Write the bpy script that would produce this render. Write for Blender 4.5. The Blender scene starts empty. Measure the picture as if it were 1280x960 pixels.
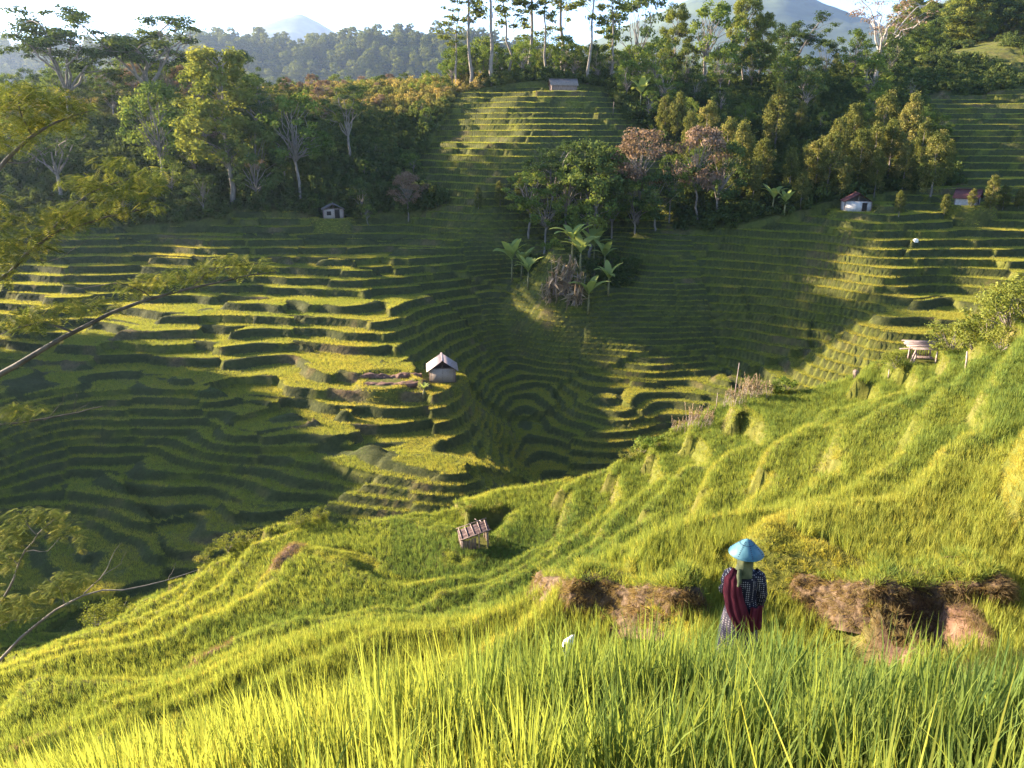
import bpy, bmesh, math, random
import numpy as np
from mathutils import Vector, Matrix, Euler

# ------------------------------------------------------------------ camera, sky, sun, exposure
SC = bpy.context.scene
COL = SC.collection
PITCH = math.radians(18.0)
FPX = 960.0                                   # focal length for a 1280 px wide picture
cam_d = bpy.data.cameras.new('camera')
cam_d.sensor_width = 36.0
cam_d.lens = 36.0 * FPX / 1280.0
cam_d.clip_start = 0.05
cam_d.clip_end = 20000
cam = bpy.data.objects.new('camera', cam_d)
COL.objects.link(cam)
cam.location = (0, 0, 0)
cam.rotation_euler = (math.pi / 2 - PITCH, 0, 0)
SC.camera = cam

SUN_EL = math.radians(17.8)
SUN_AHEAD = math.radians(22.0)                # the sun stands to the west of the view and a little ahead
S = np.array([-math.cos(SUN_EL) * math.cos(SUN_AHEAD), math.cos(SUN_EL) * math.sin(SUN_AHEAD), math.sin(SUN_EL)])
world = bpy.data.worlds.new('World')
SC.world = world
world.use_nodes = True
nt = world.node_tree
bg = nt.nodes['Background']
sky = nt.nodes.new('ShaderNodeTexSky')
sky.sky_type = 'NISHITA'
sky.sun_disc = False
sky.sun_elevation = SUN_EL
sky.sun_rotation = math.atan2(S[0], S[1])
sky.altitude = 900
sky.air_density = 0.65
sky.dust_density = 0.15
sky.ozone_density = 2.0
nt.links.new(sky.outputs[0], bg.inputs[0])
bg.inputs[1].default_value = 0.085

sun_d = bpy.data.lights.new('sun', 'SUN')
sun_d.energy = 5.0
sun_d.angle = math.radians(0.5)
sun_d.color = (1.0, 0.83, 0.60)
sun = bpy.data.objects.new('sun', sun_d)
COL.objects.link(sun)
sun.rotation_euler = Vector(S).to_track_quat('Z', 'Y').to_euler()
sun.location = (-60, 40, 80)

SC.view_settings.view_transform = 'Standard'
SC.view_settings.look = 'None'
SC.view_settings.exposure = 3.05
SC.view_settings.gamma = 1.0
SC.view_settings.use_curve_mapping = False
SC.render.engine = 'CYCLES'
SC.cycles.use_denoising = True
SC.cycles.denoiser = 'OPENIMAGEDENOISE'
SC.cycles.denoising_input_passes = 'RGB_ALBEDO_NORMAL'
SC.cycles.denoising_prefilter = 'NONE'
SC.cycles.sample_clamp_indirect = 4.0
SC.cycles.use_adaptive_sampling = False
SC.cycles.max_bounces = 6
SC.cycles.diffuse_bounces = 2
SC.cycles.glossy_bounces = 1
SC.cycles.transmission_bounces = 3
SC.cycles.transparent_max_bounces = 4
SC.cycles.volume_bounces = 0

rng = np.random.default_rng(7)
random.seed(7)

# ------------------------------------------------------------------ numpy noise
def _hash(i, j, seed):
    h = (i.astype(np.int64) * 374761393 + j.astype(np.int64) * 668265263 + seed * 1442695041) & 0xFFFFFFFF
    h = ((h ^ (h >> 13)) * 1274126177) & 0xFFFFFFFF
    h = (h ^ (h >> 16)) & 0xFFFFFFFF
    return h / 4294967295.0

def vnoise(x, y, seed=0):
    i = np.floor(x); j = np.floor(y)
    u = x - i; v = y - j
    u = u * u * (3 - 2 * u); v = v * v * (3 - 2 * v)
    a = _hash(i, j, seed); b = _hash(i + 1, j, seed); c = _hash(i, j + 1, seed); d = _hash(i + 1, j + 1, seed)
    return (a * (1 - u) + b * u) * (1 - v) + (c * (1 - u) + d * u) * v * 1.0

def fbm(x, y, seed=0, octv=3):
    s = 0; a = 0.5; t = 0
    for k in range(octv):
        s = s + a * vnoise(x * 2 ** k, y * 2 ** k, seed + k * 17); t += a; a *= 0.5
    return s / t

def voro(x, y, seed=0):
    """constant random value in each irregular cell"""
    i0 = np.floor(x); j0 = np.floor(y)
    best = np.full(x.shape, 1e9); val = np.zeros(x.shape)
    for di in (-1, 0, 1):
        for dj in (-1, 0, 1):
            i = i0 + di; j = j0 + dj
            px = i + _hash(i, j, seed); py = j + _hash(i, j, seed + 5)
            d = (px - x) ** 2 + (py - y) ** 2
            v = _hash(i, j, seed + 9)
            m = d < best
            best = np.where(m, d, best); val = np.where(m, v, val)
    return val

def sstep(a, b, x):
    t = np.clip((x - a) / (b - a), 0, 1)
    return t * t * (3 - 2 * t)

# ------------------------------------------------------------------ the lie of the land
CP, SP = math.cos(PITCH), math.sin(PITCH)
def ray(px, py):
    a = (px - 640) / FPX; b = (480 - py) / FPX
    return np.array([a, CP + b * SP, -SP + b * CP])
def at(px, py, Y):
    d = ray(px, py)
    return d * (Y / d[1])
def project(P):
    P = np.asarray(P, float)
    f = P[..., 1] * CP - P[..., 2] * SP
    u = P[..., 1] * SP + P[..., 2] * CP
    return 640 + FPX * P[..., 0] / f, 480 - FPX * u / f, f

ctrl = []
# surveyed heights of the near hillside (metres east, metres north, height against the eye)
for p in [(0, -3, -0.8), (0, 0, -1.55), (0, 1.6, -2.15), (0, 3.2, -3.0), (0, 5.5, -4.6), (3, 5.5, -4.4), (2.5, 8, -6.0),
          (-4, 0, -2.4), (-4, 3.5, -4.2), (-7, 6, -6.8), (-10, 2, -6.2), (-20, 0, -11), (4, 0, -1.3), (3.2, 2.2, -2.1), (8, 0, -1.2), (6, 5, -3.9), (10, 6, -3.7), (20, 0, 0.5),
          (25, 12, -1.5), (35, 25, -2.5), (40, 40, -5.8), (55, 60, -9), (50, 5, 6), (-35, 5, -18), (-35, 15, -23), (-30, -10, -10)]:
    ctrl.append(p)
SIGHT = [  # sighted points: picture column, row, distance north
    (1000, 690, 11.3), (1000, 772, 10.0), (800, 700, 11.9), (800, 782, 10.4), (680, 780, 10.6),
    (1250, 745, 8.6), (1250, 650, 11.0), (1250, 560, 15), (1250, 456, 20.5), (1275, 374, 29),
    (1100, 640, 13.5), (1100, 560, 19), (1100, 485, 30), (1150, 441, 36),
    (950, 640, 15.2), (950, 560, 22.5), (940, 482, 33), (800, 640, 18), (800, 561, 29.5), (870, 516, 32),
    (600, 675, 26), (630, 617, 34), (600, 740, 15.5), (450, 760, 14), (450, 690, 23.5), (430, 637, 31), (540, 622, 33),
    (300, 800, 13), (330, 655, 29), (300, 730, 22), (150, 850, 11), (150, 760, 21.5), (230, 711, 27),
    (0, 900, 10), (0, 810, 19), (60, 770, 25),
    # the valley and the far hillside
    (0, 440, 88), (0, 290, 122), (200, 290, 122), (200, 440, 87), (100, 560, 69), (30, 690, 57), (300, 640, 58), (400, 560, 66), (250, 500, 76),
    (-150, 300, 122), (-150, 450, 90), (-200, 700, 58),
    (350, 300, 118), (450, 350, 105), (500, 400, 94), (552, 473, 79), (530, 540, 70), (590, 592, 61), (440, 440, 86), (350, 400, 95),
    (645, 440, 102), (650, 520, 85.5), (665, 572, 75.5), (640, 340, 116), (580, 300, 119), (590, 400, 103),
    (755, 500, 86), (730, 420, 100), (720, 350, 111), (900, 440, 97), (900, 350, 107.5), (900, 290, 117), (820, 330, 110),
    (1030, 420, 94), (1085, 385, 88), (1100, 300, 103), (1060, 264, 112), (1190, 350, 96), (1270, 310, 102), (1250, 240, 118), (1350, 300, 104),
    (417, 275, 126), (700, 300, 108), (540, 262, 127), (620, 240, 126), (660, 172, 139), (665, 110, 160), (585, 116, 166), (720, 105, 163), (780, 150, 155), (520, 192, 150),
    (450, 200, 142), (450, 136, 168), (250, 136, 168), (100, 150, 162), (0, 200, 150), (-150, 180, 152), (280, 240, 132),
    (850, 120, 172), (1000, 115, 178), (950, 200, 142), (1050, 190, 144), (1250, 150, 150), (1200, 110, 178), (1250, 95, 190), (1350, 150, 152),
    (1140, 72, 215), (1280, 47, 215), (1400, 40, 215), (850, 112, 215), (640, 105, 215), (300, 120, 215), (0, 130, 215), (-200, 120, 215)]
for px, py, Y in SIGHT:
    p = at(px, py, Y)
    ctrl.append((p[0], p[1], p[2] - 0.45))
# the shoulder of the valley west of the view, and the stream bed hidden under the near spur
ctrl += [(-60, 80, -23.5), (-58, 62, -25), (-60, 45, -24), (-64, 100, -23), (-120, 140, -6),
         (-14, 46, -33), (0, 52, -35), (15, 58, -35.5), (28, 66, -33), (42, 74, -28), (-30, 44, -31.5), (60, 78, -19), (75, 70, -14), (-50, 40, -30), (90, 60, -8)]
# unseen wooded knoll west of the view, shaped to lay its shadow over the valley
SHADE_KNOLL = []
for B in [(-34, 80.4, -26), (-27, 77.7, -27), (-19, 70.5, -27.8), (-10.5, 61.2, -28.6)]:
    B = np.array(B); SHADE_KNOLL.append(B + S * ((-90 - B[0]) / S[0]))
SHADE_KNOLL += [np.array([-88, k, -4.0]) for k in (86, 80, 72, 64, 56)]
ctrl += [(-90, 50, -12), (-115, 80, -10), (-92, 62, -12), (-92, 76, -12), (-92, 88, -15), (-92, 97, -18), (-82, 106, -21), (-78, 112, -18.5), (-92, 112, -18), (-105, 105, -16)]
for px, py, Y in [(0, 150, 430), (-300, 150, 430), (300, 150, 430), (560, 150, 430), (1000, 135, 430), (1150, 62, 300), (1230, 34, 300), (1300, 12, 305), (1400, -15, 310), (1600, -40, 320),
                  (1150, 70, 420), (1300, 30, 420), (300, 150, 300), (0, 150, 300), (-300, 140, 300), (600, 140, 300), (900, 130, 300), (1040, 112, 300), (300, 130, 540), (-300, 130, 540), (800, 130, 540), (1300, 80, 540), (1600, 60, 540)]:
    p = at(px, py, Y); ctrl.append((p[0], p[1], p[2] - 0.4))
ctrl = np.array(ctrl)
_c = 3.0
def _phi(r2): return np.sqrt(r2 + _c * _c)
_n = len(ctrl)
_d2 = ((ctrl[:, None, :2] - ctrl[None, :, :2]) ** 2).sum(-1)
_A = np.zeros((_n + 3, _n + 3))
_A[:_n, :_n] = _phi(_d2) - 0.02 * np.eye(_n)
_A[:_n, _n] = 1; _A[:_n, _n + 1:] = ctrl[:, :2] / 50.0
_A[_n:, :_n] = _A[:_n, _n:].T
_w = np.linalg.solve(_A, np.concatenate([ctrl[:, 2], np.zeros(3)]))
def base_h(x, y):
    shp = np.shape(x)
    x = np.ravel(x).astype(float); y = np.ravel(y).astype(float)
    out = np.empty(x.size)
    for k in range(0, x.size, 100000):
        xs = x[k:k + 100000]; ys = y[k:k + 100000]
        r2 = (xs[:, None] - ctrl[None, :, 0]) ** 2 + (ys[:, None] - ctrl[None, :, 1]) ** 2
        out[k:k + 100000] = _phi(r2) @ _w[:_n] + _w[_n] + xs / 50.0 * _w[_n + 1] + ys / 50.0 * _w[_n + 2]
    return out.reshape(shp)

def poly_mask(x, y, poly):
    inside = np.zeros(x.shape, bool)
    n = len(poly)
    for i in range(n):
        x1, y1 = poly[i]; x2, y2 = poly[(i + 1) % n]
        c = ((y1 > y) != (y2 > y)) & (x < (x2 - x1) * (y - y1) / (y2 - y1 + 1e-12) + x1)
        inside ^= c
    return inside

# woodland areas (ground plan, metres): no terraces there
def gp(pts):
    return [tuple(at(px, py, Y)[:2]) for px, py, Y in pts]
WOODS = [
    gp([(-400, 290, 124), (250, 275, 125), (300, 268, 128), (560, 262, 128), (520, 215, 138), (520, 170, 150), (570, 105, 166), (570, 100, 225), (-600, 120, 225), (-700, 200, 150)]),
    gp([(575, 98, 170), (760, 98, 170), (780, 140, 158), (850, 190, 146), (840, 290, 119), (1000, 285, 118), (1190, 250, 124), (1180, 140, 152), (1140, 110, 175), (1140, 75, 212), (560, 98, 226)]),
    gp([(640, 292, 117), (668, 335, 112), (695, 365, 109), (750, 382, 107), (785, 362, 109), (790, 325, 113), (765, 296, 117)]),
]
def wood_mask(x, y):
    m = np.zeros(np.shape(x), bool)
    for w in WOODS: m |= poly_mask(np.asarray(x), np.asarray(y), w)
    return m

COARSE = gp([(-300, 285, 125), (560, 255, 129), (605, 400, 105), (600, 470, 90), (590, 560, 68), (470, 570, 67), (380, 520, 74), (150, 455, 85), (-300, 455, 89)])
def terrace(x, y):
    """height, riser weight (0 on the level field, 1 on the bank), local step"""
    x = np.asarray(x, float); y = np.asarray(y, float)
    z = base_h(x, y)
    near = 1 - sstep(46, 54, y - 0.25 * x)
    coarse = poly_mask(x, y, COARSE) | (y > 122) | (x > 27)
    h = np.where(near > 0.5, np.where(y < 9, 0.72, 0.92), np.where(coarse, np.where(y > 122, 1.05, 0.95), 0.60)) + 0.0 * z
    wob = (fbm(x / 9, y / 7, 3, 2) - 0.5) * np.where(near > 0.5, 2.2, np.where(coarse, 1.9, 3.6)) + (voro(x / 8.0 + 0.35 * fbm(x / 4, y / 4, 8), y / 6.0, 21) - 0.5) * np.where(near > 0.5, 0.75, np.where(coarse, 1.15, 1.7)) \
        + (fbm(x / 2.2, y / 2.2, 31, 2) - 0.5) * np.where(near > 0.5, 0.30, 0.16)
    wob = np.where(y < 9, wob * 0.35, wob)
    s = (z + wob * h) / h
    b = np.floor(s); f = s - b
    a0 = np.where(near > 0.5, 0.76, np.where(coarse, 0.78, 0.55 + 0.22 * voro(x / 8.0, y / 6.0, 25))); p = sstep(0, 1, (f - a0) / (0.94 - a0)) - 0.12 * np.exp(-((f - 0.35) / 0.3) ** 2)      # level tread sagging behind a raised lip
    zt = h * (b + p) - h * 0.35
    riser = sstep(0, 1, (f - a0 + 0.06) / 0.06) * (1 - sstep(0.98, 1.0, f))
    wd = wood_mask(x, y)
    far = sstep(195, 215, y)
    zt = np.where(wd, z - 0.1, zt) * (1 - far) + far * z
    zt = zt + (fbm(x / 1.1, y / 1.1, 77, 3) - 0.5) * np.where(near > 0.5, 0.08 + 0.22 * riser, 0.05 + 0.12 * riser) + (fbm(x / 0.33, y / 0.33, 78, 2) - 0.5) * 0.16 * riser * (y < 40)
    for (cx, cy, cz, r) in PADS:
        w = 1 - sstep(r, r * 1.35, np.hypot(x - cx, y - cy)); zt = zt * (1 - w) + cz * w; riser = riser * (1 - w)
    return zt, np.where(wd, 0.5, riser), b
PADS = []
def ground(x, y):
    return terrace(np.atleast_1d(np.asarray(x, float)), np.atleast_1d(np.asarray(y, float)))[0]
def hit(px, py, y0=4.0, y1=230.0):
    """where the sight line meets the ground"""
    d = ray(px, py)
    ts = np.concatenate([np.arange(y0, 60, 0.12), np.arange(max(60, y0), y1, 0.3)]) / d[1]
    P = ts[:, None] * d[None]
    g = ground(P[:, 0], P[:, 1])
    below = np.nonzero(P[:, 2] < g)[0]
    k = below[0] if len(below) else len(ts) - 1
    q = P[k].copy(); q[2] = g[k]
    return q

def crest(px, py, far=46.0):
    """like hit, but stays on the near hillside: sights lower until the line meets it"""
    q = hit(px, py, 12.0)
    while q[1] > far and py < 950:
        py += 3; q = hit(px, py, 12.0)
    return q
# ------------------------------------------------------------------ materials
def new_mat(name):
    m = bpy.data.materials.new(name); m.use_nodes = True
    t = m.node_tree
    for n in list(t.nodes): t.nodes.remove(n)
    out = t.nodes.new('ShaderNodeOutputMaterial')
    return m, t, out
def N(t, typ, **kw):
    n = t.nodes.new(typ)
    for k, v in kw.items(): setattr(n, k, v)
    return n
def ramp(t, src, stops):
    r = N(t, 'ShaderNodeValToRGB')
    e = r.color_ramp.elements
    e[0].position, e[0].color = stops[0][0], (*stops[0][1], 1)
    e[1].position, e[1].color = stops[-1][0], (*stops[-1][1], 1)
    for p, c in stops[1:-1]:
        k = e.new(p); k.color = (*c, 1)
    t.links.new(src, r.inputs[0])
    return r.outputs[0]

def leaf_mat(name, stops, transl=0.45, attr='tint', instancer=False, boost=(1.25, 1.2, 0.7), gloss=0.0, objrand=0.0):
    m, t, out = new_mat(name)
    a = N(t, 'ShaderNodeAttribute', attribute_name=attr, attribute_type='INSTANCER' if instancer else 'GEOMETRY')
    fac = a.outputs['Fac']
    if objrand:
        oi = N(t, 'ShaderNodeObjectInfo')
        mm = N(t, 'ShaderNodeMath', operation='MULTIPLY_ADD')
        mm.inputs[1].default_value = objrand; mm.inputs[2].default_value = -objrand / 2
        t.links.new(oi.outputs['Random'], mm.inputs[0])
        ad = N(t, 'ShaderNodeMath', operation='ADD', use_clamp=True)
        t.links.new(mm.outputs[0], ad.inputs[0]); t.links.new(fac, ad.inputs[1])
        fac = ad.outputs[0]
    c = ramp(t, fac, stops)
    d = N(t, 'ShaderNodeBsdfDiffuse')
    t.links.new(c, d.inputs[0])
    tr = N(t, 'ShaderNodeBsdfTranslucent')
    mx = N(t, 'ShaderNodeMix', data_type='RGBA', blend_type='MULTIPLY')
    mx.inputs[0].default_value = 1
    t.links.new(c, mx.inputs[6]); mx.inputs[7].default_value = (*boost, 1)
    t.links.new(mx.outputs[2], tr.inputs[0])
    ms = N(t, 'ShaderNodeMixShader'); ms.inputs[0].default_value = transl
    t.links.new(d.outputs[0], ms.inputs[1]); t.links.new(tr.outputs[0], ms.inputs[2])
    g = N(t, 'ShaderNodeBsdfGlossy'); g.inputs['Roughness'].default_value = 0.45
    g.inputs[0].default_value = (1, 1, 0.9, 1)
    m2 = N(t, 'ShaderNodeMixShader'); m2.inputs[0].default_value = gloss
    t.links.new(ms.outputs[0], m2.inputs[1]); t.links.new(g.outputs[0], m2.inputs[2])
    t.links.new(m2.outputs[0], out.inputs[0])
    return m

def solid_mat(name, c1, c2, scale=6.0, rough=0.85, bump=0.3, spec=0.2, stretch=(1, 1, 1), detail=6):
    m, t, out = new_mat(name)
    tc = N(t, 'ShaderNodeTexCoord'); mp = N(t, 'ShaderNodeMapping')
    mp.inputs['Scale'].default_value = stretch
    t.links.new(tc.outputs['Object'], mp.inputs[0])
    no = N(t, 'ShaderNodeTexNoise'); no.inputs['Scale'].default_value = scale; no.inputs['Detail'].default_value = detail
    t.links.new(mp.outputs[0], no.inputs['Vector'])
    c = ramp(t, no.outputs['Fac'], [(0.3, c1), (0.7, c2)])
    b = N(t, 'ShaderNodeBsdfPrincipled')
    b.inputs['Roughness'].default_value = rough
    b.inputs['Specular IOR Level'].default_value = spec
    t.links.new(c, b.inputs['Base Color'])
    if bump:
        bp = N(t, 'ShaderNodeBump'); bp.inputs['Strength'].default_value = bump; bp.inputs['Distance'].default_value = 0.05
        t.links.new(no.outputs['Fac'], bp.inputs['Height']); t.links.new(bp.outputs[0], b.inputs['Normal'])
    t.links.new(b.outputs[0], out.inputs[0])
    return m

def ground_mat():
    m, t, out = new_mat('paddy_soil_and_grass')
    tc = N(t, 'ShaderNodeTexCoord')
    n1 = N(t, 'ShaderNodeTexNoise'); n1.inputs['Scale'].default_value = 2.2; n1.inputs['Detail'].default_value = 8; n1.inputs['Roughness'].default_value = 0.7
    n2 = N(t, 'ShaderNodeTexNoise'); n2.inputs['Scale'].default_value = 0.35; n2.inputs['Detail'].default_value = 4
    t.links.new(tc.outputs['Object'], n1.inputs['Vector']); t.links.new(tc.outputs['Object'], n2.inputs['Vector'])
    grass = ramp(t, n1.outputs['Fac'], [(0.25, (0.040, 0.042, 0.010)), (0.5, (0.085, 0.090, 0.016)), (0.75, (0.14, 0.13, 0.028))])
    soil = ramp(t, n1.outputs['Fac'], [(0.25, (0.055, 0.030, 0.022)), (0.5, (0.13, 0.075, 0.050)), (0.75, (0.24, 0.15, 0.10))])
    a = N(t, 'ShaderNodeAttribute', attribute_name='bare')
    ad = N(t, 'ShaderNodeMath', operation='ADD'); ad.inputs[1].default_value = -0.5
    t.links.new(n2.outputs['Fac'], ad.inputs[0])
    mu = N(t, 'ShaderNodeMath', operation='MULTIPLY_ADD', use_clamp=True); mu.inputs[1].default_value = 1.2
    t.links.new(ad.outputs[0], mu.inputs[0]); t.links.new(a.outputs['Fac'], mu.inputs[2])
    mx = N(t, 'ShaderNodeMix', data_type='RGBA')
    t.links.new(mu.outputs[0], mx.inputs[0]); t.links.new(grass, mx.inputs[6]); t.links.new(soil, mx.inputs[7])
    bk_ = N(t, 'ShaderNodeAttribute', attribute_name='weeds')  # dark weeds on far risers, deepened in colour to bring out shaded steps
    mw = N(t, 'ShaderNodeMix', data_type='RGBA'); t.links.new(bk_.outputs['Fac'], mw.inputs[0]); t.links.new(mx.outputs[2], mw.inputs[6])
    t.links.new(ramp(t, n1.outputs['Fac'], [(0.3, (0.020, 0.026, 0.010)), (0.7, (0.055, 0.058, 0.022))]), mw.inputs[7])
    b = N(t, 'ShaderNodeBsdfPrincipled'); b.inputs['Roughness'].default_value = 0.95; b.inputs['Specular IOR Level'].default_value = 0.1
    t.links.new(mw.outputs[2], b.inputs['Base Color'])
    bp = N(t, 'ShaderNodeBump'); bp.inputs['Strength'].default_value = 0.8; bp.inputs['Distance'].default_value = 0.12
    t.links.new(n1.outputs['Fac'], bp.inputs['Height']); t.links.new(bp.outputs[0], b.inputs['Normal'])
    t.links.new(b.outputs[0], out.inputs[0])
    return m
M_GROUND = ground_mat()

# ------------------------------------------------------------------ mesh helpers
def mesh_np(name, V, F, mat=None, tint=None, smooth=False, extra=None, flat=True):
    """V (n,3), F (m,k) index array or list of such arrays"""
    me = bpy.data.meshes.new(name)
    if isinstance(F, np.ndarray): F = [F]
    F = [f for f in F if len(f)]
    nl = sum(f.size for f in F); nf = sum(len(f) for f in F)
    me.vertices.add(len(V)); me.vertices.foreach_set('co', np.asarray(V, np.float32).ravel())
    me.loops.add(nl); me.polygons.add(nf)
    me.loops.foreach_set('vertex_index', np.concatenate([f.ravel() for f in F]).astype(np.int32))
    starts = []; o = 0
    for f in F:
        starts.append(o + np.arange(len(f)) * f.shape[1]); o += f.size
    me.polygons.foreach_set('loop_start', np.concatenate(starts).astype(np.int32))
    if smooth: me.polygons.foreach_set('use_smooth', np.ones(nf, bool))
    me.update(calc_edges=True)
    for nm, arr in ([('tint', tint)] if tint is not None else []) + list((extra or {}).items()):
        a = me.attributes.new(nm, 'FLOAT', 'POINT'); a.data.foreach_set('value', np.asarray(arr, np.float32))
    if mat: me.materials.append(mat)
    return me
def link(name, data, parent=None, loc=None, rot=None, scale=None, **props):
    o = bpy.data.objects.new(name, data); COL.objects.link(o)
    if parent: o.parent = parent
    if loc is not None: o.location = loc
    if rot is not None: o.rotation_euler = rot
    if scale is not None: o.scale = scale
    for k, v in props.items():
        if v: o[k] = v
    return o
def thing(name, label, category, loc=(0, 0, 0), rz=0.0, group=None, scale=1.0):
    return link(name, None, loc=loc, rot=(0, 0, rz), scale=(scale,) * 3, label=label, category=category, group=group)

def grid_mesh(name, xs, ys, fn):
    X, Y = np.meshgrid(xs, ys)
    Z, R, B = fn(X.ravel(), Y.ravel())
    V = np.column_stack([X.ravel(), Y.ravel(), Z])
    nx, ny = len(xs), len(ys)
    i = np.arange(ny - 1)[:, None] * nx + np.arange(nx - 1)[None]
    F = np.stack([i, i + 1, i + nx + 1, i + nx], -1).reshape(-1, 4)
    return V, F, R

def bare_mask(x, y, riser):
    b = sstep(np.where(y > 48, 0.64, 0.60), np.where(y > 48, 0.76, 0.73), fbm(x / 5.0, y / 4.0, 51, 3)) * riser * np.where(y > 48, 0.55, np.where(y > 13, 0.35, 1.0))
    for (cx, cy, rx, ry) in BARE: b = np.maximum(b, riser * np.exp(-((x - cx) / rx) ** 4 - ((y - cy) / ry) ** 4))
    for (cx, cy, r) in NOBARE: b = b * (1 - np.exp(-(((x - cx) ** 2 + (y - cy) ** 2) / r ** 2) ** 2))
    return b
NOBARE = []
BARE = [(at(345, 690, 26)[0], 26, 1.0, 1.5), (at(480, 475, 79)[0], 79, 6, 2.5), (at(250, 765, 19)[0], 19, 0.8, 1.2)]

for _p, _r in (((985, 690), 1.3), ((1010, 700), 1.2), ((960, 680), 1.2), ((1060, 690), 1.0)):
    _q = hit(*_p); NOBARE.append((_q[0], _q[1], _r))
def pad(px, py, r, y0=4.0, dz=0.0):
    q = hit(px, py, y0) if y0 > 40 else crest(px, py); q[2] += dz
    PADS.append((q[0], q[1], q[2], r)); CLEAR.append((q[0], q[1], r * 0.78))
    return q
CLEAR = []      # (x, y, radius) kept free of rice: huts, people
PERSON = at(935, 673, 8.0); PERSON[2] -= 1.73
PADS.append((PERSON[0], PERSON[1], PERSON[2], 0.45)); CLEAR.append((PERSON[0], PERSON[1], 0.10))
_p = at(710, 842, 6.3); CLEAR.append((_p[0], _p[1], 0.10)); CLEAR.append((_p[0] - 0.02, _p[1] - 0.2, 0.10))
SHED = pad(592, 680, 0.9)
SHELTER = pad(1152, 452, 1.2)
FIELD_HUT = pad(553, 474, 2.6, 50)
YARD = pad(480, 478, 2.6, 50)
BENCH_HUT = pad(417, 274, 3.0, 60)
WHITE_HUT = pad(1069, 264, 3.0, 60)
RED_HOUSE = pad(1208, 258, 3.2, 60)
TOP_HUT = at(704, 104, 165.5); TOP_HUT[2] = ground(TOP_HUT[0], TOP_HUT[1])[0]
PADS.append((*TOP_HUT, 4.0)); CLEAR.append((TOP_HUT[0], TOP_HUT[1], 4.0))
NX = np.arange(-40, 46.01, 0.2); NY = np.arange(-6, 50.2, 0.16)
FX = np.arange(-128, 130.1, 0.42); FY = np.concatenate([np.arange(49.9, 130, 0.22), np.arange(130, 180, 0.32), np.arange(180, 240.1, 1.0)])
V, F, R = grid_mesh('near', NX, NY, terrace)
g1 = link('terraced_ground', mesh_np('terraced_ground', V, F, M_GROUND, smooth=True, extra={'bare': bare_mask(V[:, 0], V[:, 1], R)}), kind='structure')
V, F, R = grid_mesh('far', FX, FY, terrace)
g2 = link('far_hillside', mesh_np('far_hillside', V, F, M_GROUND, smooth=True, extra={'bare': bare_mask(V[:, 0], V[:, 1], R), 'weeds': 0.85 * R * (1 - bare_mask(V[:, 0], V[:, 1], R))}), kind='structure')
g1['label'] = 'near hillside of stepped rice fields with crumbling earth banks'; g1['category'] = 'terrain'
g2['label'] = 'far hillside of stepped rice fields across the valley'; g2['category'] = 'terrain'

# ------------------------------------------------------------------ scattered cover (uncountable stuff)
HOLD = []
def scatter(name, P, rot, scl, tint, var, sources, label, category):
    me = bpy.data.meshes.new(name)
    n = len(P)
    me.vertices.add(n); me.vertices.foreach_set('co', np.asarray(P, np.float32).ravel())
    a = me.attributes.new('rot', 'FLOAT_VECTOR', 'POINT'); a.data.foreach_set('vector', np.asarray(rot, np.float32).ravel())
    a = me.attributes.new('scl', 'FLOAT_VECTOR', 'POINT'); a.data.foreach_set('vector', np.asarray(scl, np.float32).ravel())
    a = me.attributes.new('tint', 'FLOAT', 'POINT'); a.data.foreach_set('value', np.asarray(tint, np.float32))
    a = me.attributes.new('var', 'INT', 'POINT'); a.data.foreach_set('value', np.asarray(var, np.int32))
    me.update()
    o = link(name, me, kind='stuff', label=label, category=category)
    g = bpy.data.node_groups.new(name, 'GeometryNodeTree')
    g.interface.new_socket('Geometry', in_out='INPUT', socket_type='NodeSocketGeometry')
    g.interface.new_socket('Geometry', in_out='OUTPUT', socket_type='NodeSocketGeometry')
    gi = g.nodes.new('NodeGroupInput'); go = g.nodes.new('NodeGroupOutput')
    iop = g.nodes.new('GeometryNodeInstanceOnPoints')
    jn = g.nodes.new('GeometryNodeJoinGeometry')
    for so in sources:
        oi = g.nodes.new('GeometryNodeObjectInfo'); oi.inputs['Object'].default_value = so
        oi.inputs['As Instance'].default_value = False
        gti = g.nodes.new('GeometryNodeGeometryToInstance')
        g.links.new(oi.outputs['Geometry'], gti.inputs[0]); g.links.new(gti.outputs[0], jn.inputs[0])
    def attr(nm, typ):
        k = g.nodes.new('GeometryNodeInputNamedAttribute'); k.data_type = typ; k.inputs['Name'].default_value = nm
        return [q for q in k.outputs if q.enabled and q.name == 'Attribute'][0]
    g.links.new(gi.outputs[0], iop.inputs['Points']); g.links.new(jn.outputs[0], iop.inputs['Instance'])
    iop.inputs['Pick Instance'].default_value = True
    g.links.new(attr('var', 'INT'), iop.inputs['Instance Index'])
    er = g.nodes.new('FunctionNodeEulerToRotation')
    g.links.new(attr('rot', 'FLOAT_VECTOR'), er.inputs[0]); g.links.new(er.outputs[0], iop.inputs['Rotation'])
    g.links.new(attr('scl', 'FLOAT_VECTOR'), iop.inputs['Scale'])
    g.links.new(iop.outputs[0], go.inputs[0])
    md = o.modifiers.new('scatter', 'NODES'); md.node_group = g
    return o
def source(name, me):
    o = bpy.data.objects.new(name, me); HOLD.append(o); return o

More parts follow.
